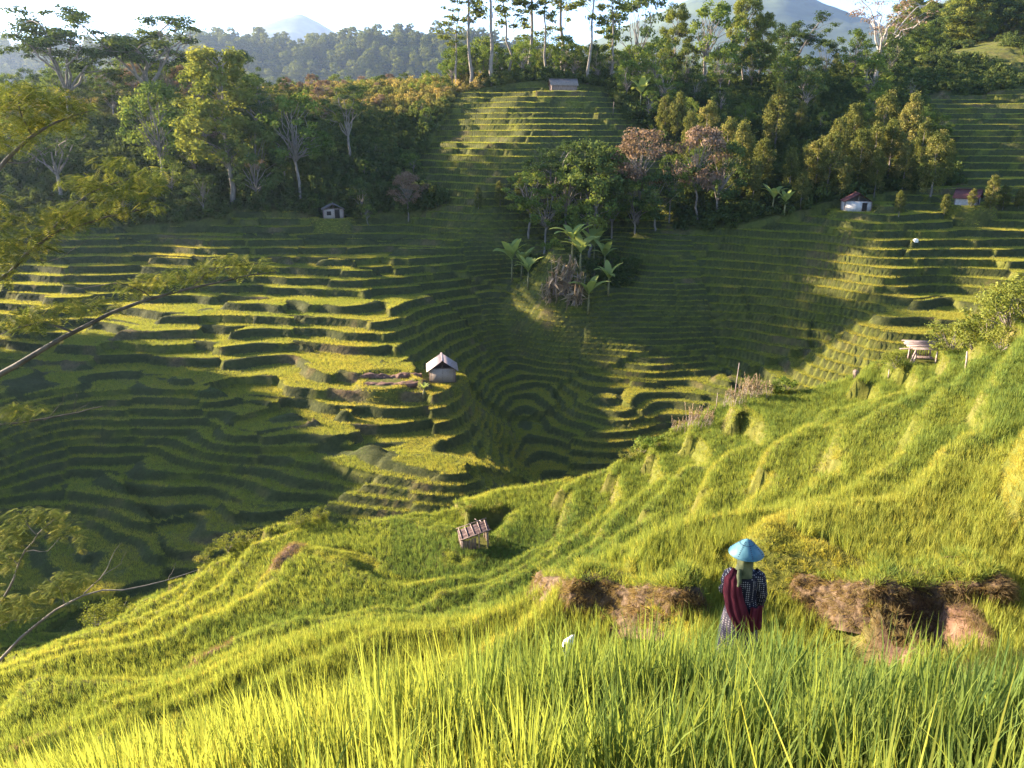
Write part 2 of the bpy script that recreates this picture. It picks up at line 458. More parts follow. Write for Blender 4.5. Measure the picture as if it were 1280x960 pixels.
RICE_STOPS = [(0.0, (0.17, 0.115, 0.065)), (0.16, (0.19, 0.15, 0.07)), (0.33, (0.050, 0.066, 0.026)), (0.42, (0.10, 0.155, 0.045)), (0.65, (0.205, 0.24, 0.05)), (0.85, (0.29, 0.285, 0.058)), (1.0, (0.38, 0.32, 0.07))]
M_RICE = leaf_mat('rice_leaf', RICE_STOPS, transl=0.5, instancer=True, boost=(1.3, 1.2, 0.75))
M_EAR = leaf_mat('rice_ear', [(0, (0.24, 0.21, 0.05)), (0.5, (0.30, 0.27, 0.06)), (1, (0.36, 0.31, 0.06))], transl=0.25, instancer=True, boost=(1.1, 1.05, 0.8))

def blades(n, seg, hmin, hmax, w, spread, lean, rs, curl=0.9):
    V = []; Fq = []
    for k in range(n):
        a = rs.uniform(0, 2 * math.pi); r = spread * math.sqrt(rs.uniform(0, 1))
        bx, by = r * math.cos(a), r * math.sin(a)
        aa = a + rs.normal(0, 0.6); H = rs.uniform(hmin, hmax); le = abs(rs.normal(0, lean)); cu = curl * rs.uniform(0, 1) ** 2
        fa = aa + math.pi / 2 + rs.normal(0, 0.5)
        side = np.array([math.cos(fa), math.sin(fa), 0])
        p = np.array([bx, by, 0.0]); th = le; L = H / seg
        o = len(V)
        ww = w * rs.uniform(0.7, 1.2)
        for q in range(seg + 1):
            t = q / seg
            wd = ww * (0.55 + 0.9 * t) if t < 0.45 else ww * (1 - ((t - 0.45) / 0.55) ** 1.6) * 0.96 + 0.0006
            V.append(p - side * wd / 2); V.append(p + side * wd / 2)
            th += cu * (t ** 1.5) * 1.6 / seg * 1.4
            p = p + L * np.array([math.sin(th) * math.cos(aa), math.sin(th) * math.sin(aa), math.cos(th)])
        for q in range(seg):
            Fq.append((o + 2 * q, o + 2 * q + 1, o + 2 * q + 3, o + 2 * q + 2))
    return np.array(V), np.array(Fq)
def ears(n, H, rs):
    """drooping rice ears: arched stems strung with grains"""
    V = []; Fq = []
    for k in range(n):
        a = rs.uniform(0, 2 * math.pi); base = np.array([rs.normal(0, .03), rs.normal(0, .03), H * rs.uniform(0.62, 0.8)])
        d = np.array([math.cos(a), math.sin(a), 0]); th = rs.uniform(0.05, 0.3); p = base.copy()
        ln = rs.uniform(0.20, 0.28); m = 12
        droop = rs.uniform(1.2, 2.3)
        for q in range(m):
            t = q / m
            th += droop / m
            dr = d * math.sin(th) + np.array([0, 0, math.cos(th)])
            p = p + dr * ln / m
            for s in range(7 if q > 1 else 3):
                off = rs.normal(0, 1, 3) * 0.008
                ax = dr + rs.normal(0, 0.35, 3); ax /= np.linalg.norm(ax)
                sd = np.cross(ax, rs.normal(0, 1, 3)); sd /= np.linalg.norm(sd)
                c = p + off; o = len(V)
                V += [c - ax * .0075, c + sd * .0030, c + ax * .0075, c - sd * .0030]
                Fq.append((o, o + 1, o + 2, o + 3))
    return np.array(V), np.array(Fq)

def blade_source(nm, n, seg, h0, h1, w, spread, lean, seed, mat, ear=0, curl=0.9):
    rs = np.random.default_rng(seed)
    V, Fq = blades(n, seg, h0, h1, w, spread, lean, rs, curl)
    me = mesh_np(nm, V, Fq, mat)
    if ear:
        V2, F2 = ears(ear, h1, rs)
        me = mesh_np(nm, np.vstack([V, V2]), np.vstack([Fq, F2 + len(V)]), mat)
        me.materials.append(M_EAR)
        mi = np.zeros(len(Fq) + len(F2), np.int32); mi[len(Fq):] = 1
        me.polygons.foreach_set('material_index', mi)
    return source(nm, me)
SRC_A = [blade_source('rice_plant_source', 24, 5, 0.45, 0.95, 0.0150, 0.06, 0.09, 100 + k, M_RICE, ear=0, curl=(0.5, 0.9, 0.6, 1.2)[k]) for k in range(4)]
SRC_B = [blade_source('rice_tuft_source', 22, 3, 0.45, 0.85, 0.017, 0.09, 0.13, 110 + k, M_RICE, curl=0.5) for k in range(4)]
SRC_C = [blade_source('rice_clump_source', 22, 2, 0.42, 0.72, 0.028, 0.17, 0.22, 120 + k, M_RICE) for k in range(4)]
SRC_D = [blade_source('rice_patch_source', 30, 1, 0.36, 0.68, 0.065, 0.42, 0.28, 130 + k, M_RICE, curl=0) for k in range(4)]
SRC_G = [blade_source('bank_grass_source', 26, 2, 0.12, 0.38, 0.016, 0.12, 0.55, 140 + k, M_RICE, curl=1.3) for k in range(4)]

def jitter(x0, x1, y0, y1, dens, rs):
    st = 1 / math.sqrt(dens)
    X, Y = np.meshgrid(np.arange(x0, x1, st), np.arange(y0, y1, st))
    X = X.ravel() + rs.uniform(-.5, .5, X.size) * st; Y = Y.ravel() + rs.uniform(-.5, .5, Y.size) * st
    return X, Y
def in_view(P, mx=190, top=80, bot=300):
    u, v, f = project(P)
    return (f > 0.3) & (u > -mx) & (u < 1280 + mx) & (v > -top) & (v < 960 + bot)
def field_tint(x, y):
    """ripeness by field and slope, with some sunlight and shade put into the tint"""
    t = 0.64 + 0.16 * (voro(x / 8.0, y / 5.0, 61) - 0.5) + 0.34 * (fbm(x / 14, y / 11, 63, 3) - 0.5)
    t = t + 0.13 * np.exp(-((x - 11) / 7) ** 2 - ((y - 14) / 7) ** 2)
    t = t - 0.13 * np.exp(-((x - 3) / 2.8) ** 2 - ((y - 4.6) / 1.5) ** 2)  # darker green band: shade over this rice is put into the tint
    t = t + 0.16 * np.exp(-((x - 1.0) / 1.3) ** 2 - ((y - 1.0) / 0.9) ** 2)
    t = np.where(y > 48, 0.21 + t, t - 0.015)  # far rice tinted brighter to stand in for sun on its level fields
    return t
def cleared(x, y):
    m = np.zeros(x.shape, bool)
    for cx, cy, r in CLEAR: m |= (x - cx) ** 2 + (y - cy) ** 2 < r * r
    return m

def rice_zone(name, x0, x1, y0, y1, dens, srcs, hs, label, gmul=1.0, bank=True, seed=0, lean=0.12, band=None, bankpass=False, bdens=3.6):
    if not bankpass: rice_zone(name, x0, x1, y0, y1, dens, srcs, hs, label, gmul, bank, seed + 50, 0.3, band, True)
    rs = np.random.default_rng(900 + seed)
    x, y = jitter(x0, x1, y0, y1, dens * (bdens if bankpass else 1), rs)
    keep = ~wood_mask(x, y) & ~cleared(x, y)
    if band: keep &= band(x, y)
    x, y = x[keep], y[keep]
    k = in_view(np.column_stack([x, y, base_h(x, y)]))
    x, y = x[k], y[k]
    z, ri, b = terrace(x, y)
    bare = bare_mask(x, y, ri)
    n = len(x)
    isb = ri > 0.35
    u = rs.uniform(0, 1, n)
    gap = fbm(x / 1.7, y / 1.7, 91, 2)
    ok = np.where(isb, u < 1.0 - 0.45 * bare, gap > 0.12)
    tint = field_tint(x, y) + rs.normal(0, 0.05, n)
    tint = np.where(isb, tint + 0.13 - 0.40 * sstep(0.42, 0.7, fbm(x / 2.4, y / 2.4, 95, 3)) * u, tint - 0.07)  # near banks yellower than the treads: sunlit edges put into the tint
    tint = np.where(isb & (y > 46), 0.30 + 0.07 * u + 0.2 * (fbm(x / 3, y / 3, 96, 2) - 0.5), tint)  # far banks tinted darker, adding shade to the steps by colour
    tint = np.where(bare > 0.35, rs.uniform(0.0, 0.22, n), tint)
    h = hs * (0.85 + 0.35 * fbm(x / 2.5, y / 2.5, 97, 2)) * rs.uniform(0.85, 1.12, n)
    # each field is planted at its own time, so it stands at its own height
    h = h * (0.84 + 0.3 * voro(x / 8.0, y / 5.0, 62))
    wind = 0.06
    rot = np.column_stack([rs.normal(0, lean, n), rs.normal(wind, lean, n), rs.uniform(0, 2 * math.pi, n)])
    nv = len(srcs)
    for part, sel, srcl, lab in (('rice', ok & ~isb & (not bankpass), srcs, label), ('bank_grass', ok & isb & bankpass, SRC_G, 'short wild grass and dry weeds on the banks of ' + name.replace('_', ' '))):
        if (part == 'bank_grass') != bankpass: continue
        m = sel
        g = 1.0 if part == 'rice' else gmul
        sc = h[m] * g
        P = np.column_stack([x[m], y[m], z[m] - 0.03])
        wide = rs.uniform(0.85, 1.2, m.sum()) * g * hs
        r = rot[m].copy()
        scatter((name + '_' + part), P, r, np.column_stack([wide, wide, sc]), tint[m], rs.integers(0, 4, m.sum()), srcl, lab, 'rice' if part == 'rice' else 'grass')

def outside_cam(x, y): return (x ** 2 + y ** 2) > 0.62 ** 2
rice_zone('nearest_paddy', -5, 6, 0.1, 5.8, 70, SRC_A, 0.84, 'tall ripening rice right below the viewer', seed=1, band=lambda x, y: outside_cam(x, y) & (np.hypot(x, y) < 6.2), lean=0.07)
rice_zone('middle_paddy', -16, 15, 1, 18.5, 66, SRC_B, 0.52, 'bright rice in the stepped fields around the walking person', seed=2, band=lambda x, y: (np.hypot(x, y) >= 6.2) & (np.hypot(x, y) < 18), gmul=0.8)
rice_zone('spur_paddy', -40, 46, 5, 50, 38, SRC_C, 0.44, 'bright rice on the soft stepped fields of the near spur', seed=3, band=lambda x, y: np.hypot(x, y) >= 18, gmul=1.0)
rice_zone('far_paddy', -110, 112, 50, 222, 15, SRC_D, 0.42, 'rice growing in the narrow stepped fields of the far hillside', seed=4, gmul=0.62)
#==PART3
# ------------------------------------------------------------------ trees
def tubes(paths, sides=6):
    """paths: list of (points (k,3), radii (k)) -> one mesh of tapered limbs"""
    V = []; Fq = []; o = 0
    for pts, rad in paths:
        pts = np.asarray(pts, float); rad = np.asarray(rad, float); k = len(pts)
        tan = np.gradient(pts, axis=0); tan /= np.linalg.norm(tan, axis=1)[:, None] + 1e-9
        ref = np.where(np.abs(tan[:, 2:3]) > 0.9, np.array([[1., 0, 0]]), np.array([[0, 0, 1.]]))
        ref = np.repeat(ref[:1], k, 0) if k < 3 else np.repeat(ref[k // 2][None], k, 0)
        u = np.cross(ref, tan); u /= np.linalg.norm(u, axis=1)[:, None] + 1e-9
        v = np.cross(tan, u)
        a = np.arange(sides) / sides * 2 * math.pi
        ring = pts[:, None] + rad[:, None, None] * (np.cos(a)[None, :, None] * u[:, None] + np.sin(a)[None, :, None] * v[:, None])
        V.append(ring.reshape(-1, 3))
        i = np.arange(k - 1)[:, None] * sides; j = np.arange(sides)[None]; j2 = (j + 1) % sides
        Fq.append(o + np.stack([i + j, i + j2, i + sides + j2, i + sides + j], -1).reshape(-1, 4))
        o += k * sides
    return np.vstack(V), np.vstack(Fq)

def leaf_cards(C, Nn, size, aspect, rs):
    n = len(C)
    Nn = Nn / (np.linalg.norm(Nn, axis=1)[:, None] + 1e-9)
    r = rs.normal(0, 1, (n, 3)); u = np.cross(Nn, r); u /= np.linalg.norm(u, axis=1)[:, None] + 1e-9
    v = np.cross(Nn, u)
    L = (size * rs.uniform(0.6, 1.35, n))[:, None] / 2; W = L * aspect
    b = Nn * L * 0.25
    V = np.stack([C - u * L - b, C + v * W, C + u * L - b, C - v * W], 1).reshape(-1, 3)
    return V, np.arange(n * 4).reshape(-1, 4)
def cloud(clumps, per, size, rs, aspect=0.55, tint0=0.5, tvar=0.16, up=0.3, shell=0.45, hang=0.0):
    """clumps (k,5): centre, horizontal and vertical radius"""
    k = len(clumps); clumps = np.asarray(clumps, float)
    vol = clumps[:, 3] ** 2 * clumps[:, 4]; cnt = np.maximum(6, (per * k * vol ** 0.67 / (vol ** 0.67).sum())).astype(int)
    idx = np.repeat(np.arange(k), cnt); n = len(idx)
    d = rs.normal(0, 1, (n, 3)); d /= np.linalg.norm(d, axis=1)[:, None]
    r = rs.uniform(0, 1, n) ** shell * (1 + rs.normal(0, 0.10, n))
    off = d * r[:, None] * clumps[idx][:, [3, 3, 4]]
    C = clumps[idx, :3] + off
    nn = d * 0.9 + rs.normal(0, 0.6, (n, 3)) + np.array([0, 0, up])
    V, Fq = leaf_cards(C, nn, size, aspect, rs)
    ct = tint0 + rs.normal(0, tvar, k)
    t = np.clip(ct[idx] + rs.normal(0, 0.08, n), 0, 1)
    return V, Fq, np.repeat(t, 4)

LEAF = {
    'green':  leaf_mat('leaf_green', [(0, (0.051, 0.085, 0.020)), (0.5, (0.111, 0.153, 0.034)), (1, (0.221, 0.238, 0.051))], 0.35, objrand=0.35),
    'dark':   leaf_mat('leaf_dark', [(0, (0.035, 0.058, 0.022)), (0.5, (0.067, 0.096, 0.029)), (1, (0.128, 0.152, 0.040))], 0.3, objrand=0.3),
    'bright': leaf_mat('leaf_bright', [(0, (0.075, 0.095, 0.022)), (0.5, (0.135, 0.155, 0.035)), (1, (0.22, 0.22, 0.05))], 0.40, objrand=0.25),
    'clove':  leaf_mat('leaf_clove', [(0, (0.045, 0.060, 0.018)), (0.5, (0.115, 0.125, 0.034)), (0.85, (0.22, 0.19, 0.06)), (1, (0.30, 0.24, 0.08))], 0.35, objrand=0.25),
    'rust':   leaf_mat('leaf_rust', [(0, (0.091, 0.065, 0.039)), (0.5, (0.195, 0.130, 0.091)), (1, (0.338, 0.234, 0.169))], 0.3, objrand=0.2),
    'feather': leaf_mat('leaf_feather', [(0, (0.055, 0.072, 0.022)), (0.5, (0.115, 0.135, 0.036)), (1, (0.24, 0.215, 0.06))], 0.38, gloss=0.0),
    'banana': leaf_mat('leaf_banana', [(0, (0.14, 0.18, 0.05)), (0.5, (0.24, 0.28, 0.08)), (1, (0.36, 0.37, 0.13))], 0.45),  # pale tone stands in for sun caught by the leaves
    'dry':    leaf_mat('leaf_dry', [(0, (0.13, 0.09, 0.055)), (0.5, (0.26, 0.19, 0.12)), (1, (0.42, 0.32, 0.22))], 0.3),
}
BARK = solid_mat('bark_grey', (0.10, 0.085, 0.07), (0.24, 0.20, 0.165), 5, stretch=(1, 1, 0.25), bump=0.6)
BARK_PALE = solid_mat('bark_pale', (0.22, 0.19, 0.165), (0.42, 0.37, 0.33), 4, stretch=(1, 1, 0.3), bump=0.5)
BARK_DARK = solid_mat('bark_dark', (0.035, 0.03, 0.025), (0.11, 0.09, 0.07), 5, stretch=(1, 1, 0.25), bump=0.6)

def limb(a, b, r0, r1, rs, n=5, sag=0.12, wig=0.04):
    a = np.asarray(a, float); b = np.asarray(b, float); L = np.linalg.norm(b - a)
    t = np.linspace(0, 1, n)
    P = a + (b - a) * t[:, None]
    P[:, 2] += sag * L * np.sin(t * math.pi)
    P[1:-1] += rs.normal(0, wig * L, (n - 2, 3)) * np.array([1, 1, 0.5])
    return P, r0 + (r1 - r0) * t ** 0.8

def tree_proto(kind, seed):
    """returns (trunk mesh, crown mesh, height) of a tree with its foot at the origin"""
    rs = np.random.default_rng(seed)
    paths = []; cl = []; leaf = 'green'; bark = BARK; per = 60; size = 0.4; asp = 0.6; H = 12; kw = {}
    if kind == 'tall':                      # tall, irregular upright crown, bright
        H = 22; leaf = 'bright'; size = 0.44; per = 150
        trunk = limb((0, 0, -0.6), (rs.normal(0, .6), rs.normal(0, .6), 20), 0.34, 0.06, rs, 8, 0, 0.012)
        paths.append(trunk)
        for k in range(84):
            z = 5.5 + 16.0 * rs.uniform(0, 1) ** 0.85
            env = 4.6 * math.sin(math.pi * min(1, (z - 3.6) / 20) ** 0.75) ** 0.8 + 0.5
            a = rs.uniform(0, 6.28); r = env * rs.uniform(0.25, 1.0) ** 0.6
            c = (r * math.cos(a), r * math.sin(a), z); q = rs.uniform(0.8, 1.5)
            cl.append((*c, q, q * 0.85))
            if k % 2 == 0: paths.append(limb((0, 0, z - r * 0.7), c, 0.08, 0.02, rs, 4))
    elif kind == 'slender':                 # bare tall stem, open tufts of leaves high up
        H = 24; leaf = 'bright'; size = 0.42; per = 60
        paths.append(limb((0, 0, -0.6), (rs.normal(0, .5), rs.normal(0, .5), 23), 0.24, 0.04, rs, 9, 0, 0.008))
        for k in range(30):
            z = 8 + 15.5 * rs.uniform(0, 1) ** 0.7
            a = rs.uniform(0, 6.28); r = rs.uniform(0.5, 2.7) * (1.15 - 0.5 * (z - 8) / 15)
            c = (r * math.cos(a), r * math.sin(a), z); q = rs.uniform(0.55, 1.15)
            cl.append((*c, q, q * 0.6)); paths.append(limb((0, 0, z - r * 0.8), c, 0.05, 0.012, rs, 4))
        kw = dict(shell=0.6)
    elif kind in ('umbrella', 'dead_umbrella'):                # spreading flat-topped crown in layers
        dead = kind == 'dead_umbrella'
        H = 15; leaf = 'rust' if dead else 'dark'; size = 0.34; per = 26 if dead else 135; bark = BARK_PALE if dead else BARK
        fork = 5.0
        paths.append(limb((0, 0, -0.6), (rs.normal(0, .4), 0, fork), 0.36, 0.26, rs, 5, 0, 0.02))
        top = paths[0][0][-1]
        for k in range(8):
            a = k / 8 * 6.28 + rs.normal(0, .25); r = rs.uniform(3.2, 7.2); z = rs.uniform(9.0, 14.0) - 0.25 * r * 0.5
            e = np.array([r * math.cos(a), r * math.sin(a), z])
            P = limb(top, e, 0.17, 0.05, rs, 6, 0.14); paths.append(P)
            for j in range(7 if not dead else 6):
                f = rs.uniform(0.45, 1.08); b = top + (e - top) * f
                c = b + np.array([rs.normal(0, 1.5), rs.normal(0, 1.5), rs.uniform(0.3, 1.5)])
                q = rs.uniform(0.9, 1.7); cl.append((*c, q, q * (0.30 if dead else 0.40)))
                paths.append(limb(b, c, 0.05, 0.015, rs, 4))
        kw = dict(up=1.0, shell=0.55)
    elif kind == 'clove':                   # dense upright egg of small leaves
        H = 8; leaf = 'clove'; size = 0.22; per = 105; bark = BARK
        paths.append(limb((0, 0, -0.5), (0, 0, 7.0), 0.14, 0.03, rs, 5, 0, 0.01))
        w = rs.uniform(0.85, 1.1)
        for k in range(70):
            z = 0.9 + 7.0 * rs.uniform(0, 1)
            env = w * 1.75 * (max(0.05, math.sin(math.pi * ((z + 0.6) / 9.2) ** 0.9))) ** 0.75
            a = rs.uniform(0, 6.28); r = env * rs.uniform(0.45, 0.85)
            q = rs.uniform(0.42, 0.70); cl.append((r * math.cos(a), r * math.sin(a), z, q, q * 1.05))
        for k in range(6):
            z = rs.uniform(1, 5); a = rs.uniform(0, 6.28); paths.append(limb((0, 0, z), (1.2 * math.cos(a), 1.2 * math.sin(a), z + 1.2), .04, .01, rs, 4))
        kw = dict(tvar=0.13)
    elif kind in ('broad', 'broad_dark', 'blossom', 'open'):
        H = 11; leaf = {'broad': 'green', 'broad_dark': 'dark', 'blossom': 'rust', 'open': 'green'}[kind]
        size = 0.36; per = {'broad': 75, 'broad_dark': 85, 'blossom': 75, 'open': 70}[kind]
        bark = BARK
        fork = {'broad': 3.2, 'broad_dark': 2.2, 'blossom': 3.8, 'open': 4.2}[kind]
        paths.append(limb((0, 0, -0.5), (rs.normal(0, .3), rs.normal(0, .3), fork), 0.20, 0.15, rs, 5, 0, 0.02)); top = paths[0][0][-1]
        nl = 46 if kind != 'open' else 34
        for k in range(nl):
            a = rs.uniform(0, 6.28); zz = rs.uniform(0, 1)
            z = fork + 0.4 + (H - fork - 0.8) * zz
            env = 3.9 * math.sin(math.pi * min(1.0, 0.14 + 0.80 * zz)) ** 0.75
            r = env * rs.uniform(0.3, 1.0) ** 0.5
            q = rs.uniform(0.6, 1.25) * (0.85 if kind == 'open' else 1)
            c = (r * math.cos(a), r * math.sin(a), z); cl.append((*c, q, q * 0.72))
            if k % 2 == 0 or kind in ('open', 'blossom'): paths.append(limb(top + np.array([0, 0, rs.uniform(-0.6, 1.5)]) * (zz > 0.3), c, 0.075, 0.015, rs, 5, 0.08))
    elif kind == 'shrub':
        H = 3; leaf = 'green'; size = 0.22; per = 50
        for k in range(16):
            a = rs.uniform(0, 6.28); r = 1.3 * math.sqrt(rs.uniform(0, 1)); z = rs.uniform(0.4, 2.5) * (1 - 0.3 * r / 1.3)
            q = rs.uniform(0.35, 0.65); cl.append((r * math.cos(a), r * math.sin(a), z, q, q * 0.85))
            paths.append(limb((0, 0, -0.2), (r * math.cos(a), r * math.sin(a), z), 0.03, 0.008, rs, 4))
    V, Fq = tubes(paths, 6)
    tm = mesh_np(kind + '_trunk', V, Fq, bark, smooth=True)
    V, Fq, t = cloud(cl, per, size, rs, asp, **kw)
    cm = mesh_np(kind + '_crown', V, Fq, LEAF[leaf], tint=t)
    return tm, cm, H
PROTO = {}
def proto(kind, k):
    if (kind, k) not in PROTO: PROTO[(kind, k)] = tree_proto(kind, 1000 + 37 * k + sum(ord(c) for c in kind))
    return PROTO[(kind, k)]
NTREE = 0
def plant(kind, x, y, height, label, group=None, name=None, variant=None, widen=1.0, rz=None, sink=0.15, mats=None):
    global NTREE
    NTREE += 1
    k = NTREE % 3 if variant is None else variant
    tm, cm, H = proto(kind, k)
    s = height / H
    z = float(ground(x, y)[0])
    nm = name or {'tall': 'tall_tree', 'slender': 'slender_tree', 'umbrella': 'umbrella_tree', 'dead_umbrella': 'bare_tree', 'clove': 'clove_tree', 'broad': 'broadleaf_tree', 'broad_dark': 'dark_tree', 'blossom': 'blossoming_tree', 'open': 'open_tree', 'shrub': 'shrub'}[kind]
    o = link(nm, None, loc=(x, y, z - sink), rot=(0, 0, rng.uniform(0, 6.28) if rz is None else rz), scale=(s * widen, s * widen, s), label=label, category='shrub' if kind == 'shrub' else 'tree', group=group)
    link('trunk' if kind != 'shrub' else 'stem', tm, o); link('crown' if kind != 'shrub' else 'foliage', cm, o)
    return o
TAKEN = []
def plant_px(kind, px, base, top, label, group=None, Y=None, **kw):
    """a tree whose foot is sighted at (px, base) on the ground and whose tip reaches up to row top"""
    q = hit(px, base, 45.0) if Y is None else np.array([at(px, base, Y)[0], Y, 0])
    if Y is not None: q[2] = ground(q[0], q[1])[0]
    d = project(q)[2]
    u, v, f = project(q)
    h = (v - top) * d / FPX / math.cos(PITCH - math.atan((480 - (v + top) / 2) / FPX)) * 0.98
    TAKEN.append((q[0], q[1]))
    return plant(kind, q[0], q[1], max(1.0, h), label, group, **kw)

# -- trees one can pick out
plant_px('tall', 290, 255, 70, 'tall bright green tree standing clear of the dark wood above the terraces', variant=0, widen=1.3)
plant_px('umbrella', 95, 165, 22, 'wide dark flat-topped tree on the skyline, with a paler lower edge', variant=0, widen=1.25)
plant_px('umbrella', 190, 160, 17, 'widest dark flat-topped tree on the skyline, beside its twin', variant=1, widen=1.35)
plant_px('umbrella', 78, 255, 148, 'flat-topped tree with a pale forked trunk at the wood edge above the terraces', variant=2, widen=1.1, mats=None)
plant_px('umbrella', 437, 205, 105, 'small pale flat-topped tree rising out of the dark scrub slope', variant=0, widen=0.8)
plant_px('open', 376, 250, 120, 'open-crowned grey-green tree beside the tall bright tree', variant=1)
plant_px('broad_dark', 325, 258, 155, 'round dark tree tucked between the tall bright tree and the open-crowned one', variant=0)
plant_px('broad', 205, 235, 108, 'layered green tree just uphill of the tall bright tree', variant=2)
for px, top, lab in [(588, -70, 'slender tall tree, first of the row on the hilltop beside the terraced wedge'), (616, -95, 'straight slender tree with a dark bare stem at the top of the terraced wedge'),
                     (641, -40, 'slender tree with light tufts at the top of the terraced wedge'), (663, -80, 'slender twin-stemmed tree uphill of the hilltop hut'), (682, -30, 'low slender tree just beside the hilltop hut'),
                     (706, -90, 'thick-stemmed tall tree straight behind the hilltop hut'), (735, -50, 'tall slender tree past the hilltop hut, dense at the top'), (765, -25, 'slender tree between the hilltop hut and the dark tree mass'), (568, -10, 'thin leaning slender tree over the golden scrub crest')]:
    plant_px('slender', px, 98, top, lab, Y=172 + (px % 7) * 1.5, widen=1.5)
for px, base, top, kind, lab in [
        (795, 105, -5, 'broad_dark', 'tall dark crown behind the terraced wedge, taller than its neighbours'), (840, 112, 12, 'tall', 'light green tree against the blue mountain, west of the tallest pair'),
        (822, 120, 50, 'broad', 'rounded mid green tree in front of the mountain'), (885, 118, 8, 'open', 'grey-green open tree on the ridge below the mountain'),
        (927, 112, 0, 'tall', 'tallest light green tree on the ridge below the mountain'), (908, 116, 55, 'broad', 'low bushy tree at the foot of the tallest light green ridge tree'),
        (948, 112, 22, 'tall', 'second light green tree beside the tallest on the ridge'), (990, 105, 20, 'umbrella', 'dark flat-topped tree leaning against the blue mountain'),
        (1060, 104, 40, 'broad', 'round yellow-green tree on the ridge below the bare pale-limbed tree'), (1027, 106, 52, 'broad_dark', 'round dark tree beside the yellow-green one on the ridge'),
        (1110, 108, 44, 'broad_dark', 'dark round tree under the bare pale-limbed tree')]:
    plant_px(kind, px, base, top, lab, widen=0.9 if kind == 'tall' else 1.0)
plant_px('dead_umbrella', 1094, 98, -12, 'nearly bare spreading tree with pale limbs and reddish leaves on the ridge', variant=1, Y=186, widen=1.0)
plant_px('blossom', 797, 282, 162, 'tree in brownish pink blossom above the wooded gully', variant=0, widen=1.05)
plant_px('blossom', 872, 275, 158, 'sparse tree with whitish limbs beside the blossoming tree', variant=1, widen=0.75)
plant_px('broad_dark', 735, 298, 178, 'broad dark tree with thin pale stems between the blossoming tree and the gully', variant=1, widen=1.15)
plant_px('umbrella', 692, 280, 172, 'dark spreading tree over the lower tip of the terraced wedge', variant=1, widen=0.85)
plant_px('open', 712, 304, 205, 'thin pale-stemmed tree in front of the broad dark tree', variant=0)
plant_px('open', 836, 280, 190, 'thin pale-stemmed tree between the blossoming tree and the whitish one', variant=2, widen=0.7)
plant_px('broad', 765, 300, 225, 'low round tree at the edge of the wooded gully', variant=0)
GC = 'clove trees in the hollow below the ridge'
LC = 'dense egg-shaped clove tree in the shady hollow, its tip catching the sun'
for px, base, top in [(1033, 246, 168), (1018, 242, 172), (985, 250, 184), (1070, 240, 164), (1086, 236, 155), (1108, 232, 150), (1127, 240, 178), (1163, 246, 166), (1008, 225, 180),
                      (922, 250, 155), (880, 205, 130), (845, 180, 116), (1062, 205, 132), (1100, 200, 118), (1130, 208, 118), (1043, 225, 150), (1148, 215, 150), (968, 190, 108), (950, 240, 175),
                      (905, 225, 150), (860, 210, 140), (830, 175, 122), (1178, 230, 175), (1050, 250, 195), (1000, 262, 215), (1092, 246, 185), (940, 262, 200)]:
    lab = {(1050, 250): 'clove tree standing closest behind the white-walled hut', (1092, 246): 'clove tree just past the white-walled hut on the hollow floor', (1178, 230): 'outermost clove tree of the hollow, where the shaded terraces begin',
           (880, 205): 'clove tree rising right above the whitish-limbed tree', (845, 180): 'clove tree of the hollow standing closest to the hilltop terraced wedge', (985, 250): 'clove tree rising just behind the drooping banana plants', (968, 190): 'clove tree highest up the hollow, under the dark flat-topped ridge tree'}.get((px, base))
    plant_px('clove', px, base, top, lab or LC, None if lab else GC, widen=1.0 + 0.15 * math.sin(px))
for px, base, top, lab in [(1237, 262, 219, 'tallest sunlit clove tree beside the red-roofed house'), (1253, 262, 230, 'sunlit clove tree next to the tallest by the red-roofed house'), (1272, 264, 233, 'sunlit clove tree at the end of the row by the red-roofed house'),
                           (1180, 268, 242, 'small sunlit clove tree standing before the red-roofed house'), (1213, 262, 235, 'small clove tree half hiding the red roof'), (1123, 270, 237, 'small clove tree by itself past the white-walled hut')]:
    plant_px('clove', px, base, top, lab, widen=1.15)
for px, base, top, kind, lab in [(452, 268, 222, 'broad_dark', 'dark bushy tree right beside the grey bench hut'), (511, 278, 212, 'blossom', 'small brownish tree at the far end of the bench from the grey hut'), (461, 284, 254, 'open', 'little pale tree on the terrace just below the grey bench hut'),
                                 (598, 262, 232, 'clove', 'small upright tree, first of three at the wedge foot'), (625, 262, 226, 'clove', 'dark upright tree, second of three at the wedge foot'), (651, 266, 222, 'clove', 'dark upright tree, third of three at the wedge foot'),
                                 (395, 262, 238, 'shrub', 'pale bush beside the grey bench hut')]:
    plant_px(kind, px, base, top, lab)

# -- the woods filled in
def fill(poly, n, kinds, hmin, hmax, label, group, seed, mind=3.2, cond=None):
    rs = np.random.default_rng(seed)
    P = np.array(poly); placed = 0; tries = 0
    while placed < n and tries < n * 60:
        tries += 1
        x = rs.uniform(P[:, 0].min(), P[:, 0].max()); y = rs.uniform(P[:, 1].min(), P[:, 1].max())
        if not poly_mask(np.array([x]), np.array([y]), poly)[0]: continue
        z = base_h(np.array([x]), np.array([y]))[0]
        u, v, f = project(np.array([x, y, z]))
        if u < -140 or u > 1400: continue
        if cond and not cond(u, v, x, y): continue
        if any((x - a) ** 2 + (y - b) ** 2 < mind ** 2 for a, b in TAKEN): continue
        kd = kinds[rs.integers(0, len(kinds))]
        TAKEN.append((x, y))
        plant(kd, x, y, rs.uniform(hmin, hmax) * (0.8 if kd == 'clove' else 1), label[kd], group[kd] if isinstance(group, dict) else group, widen=rs.uniform(0.9, 1.25))
        placed += 1
    return placed
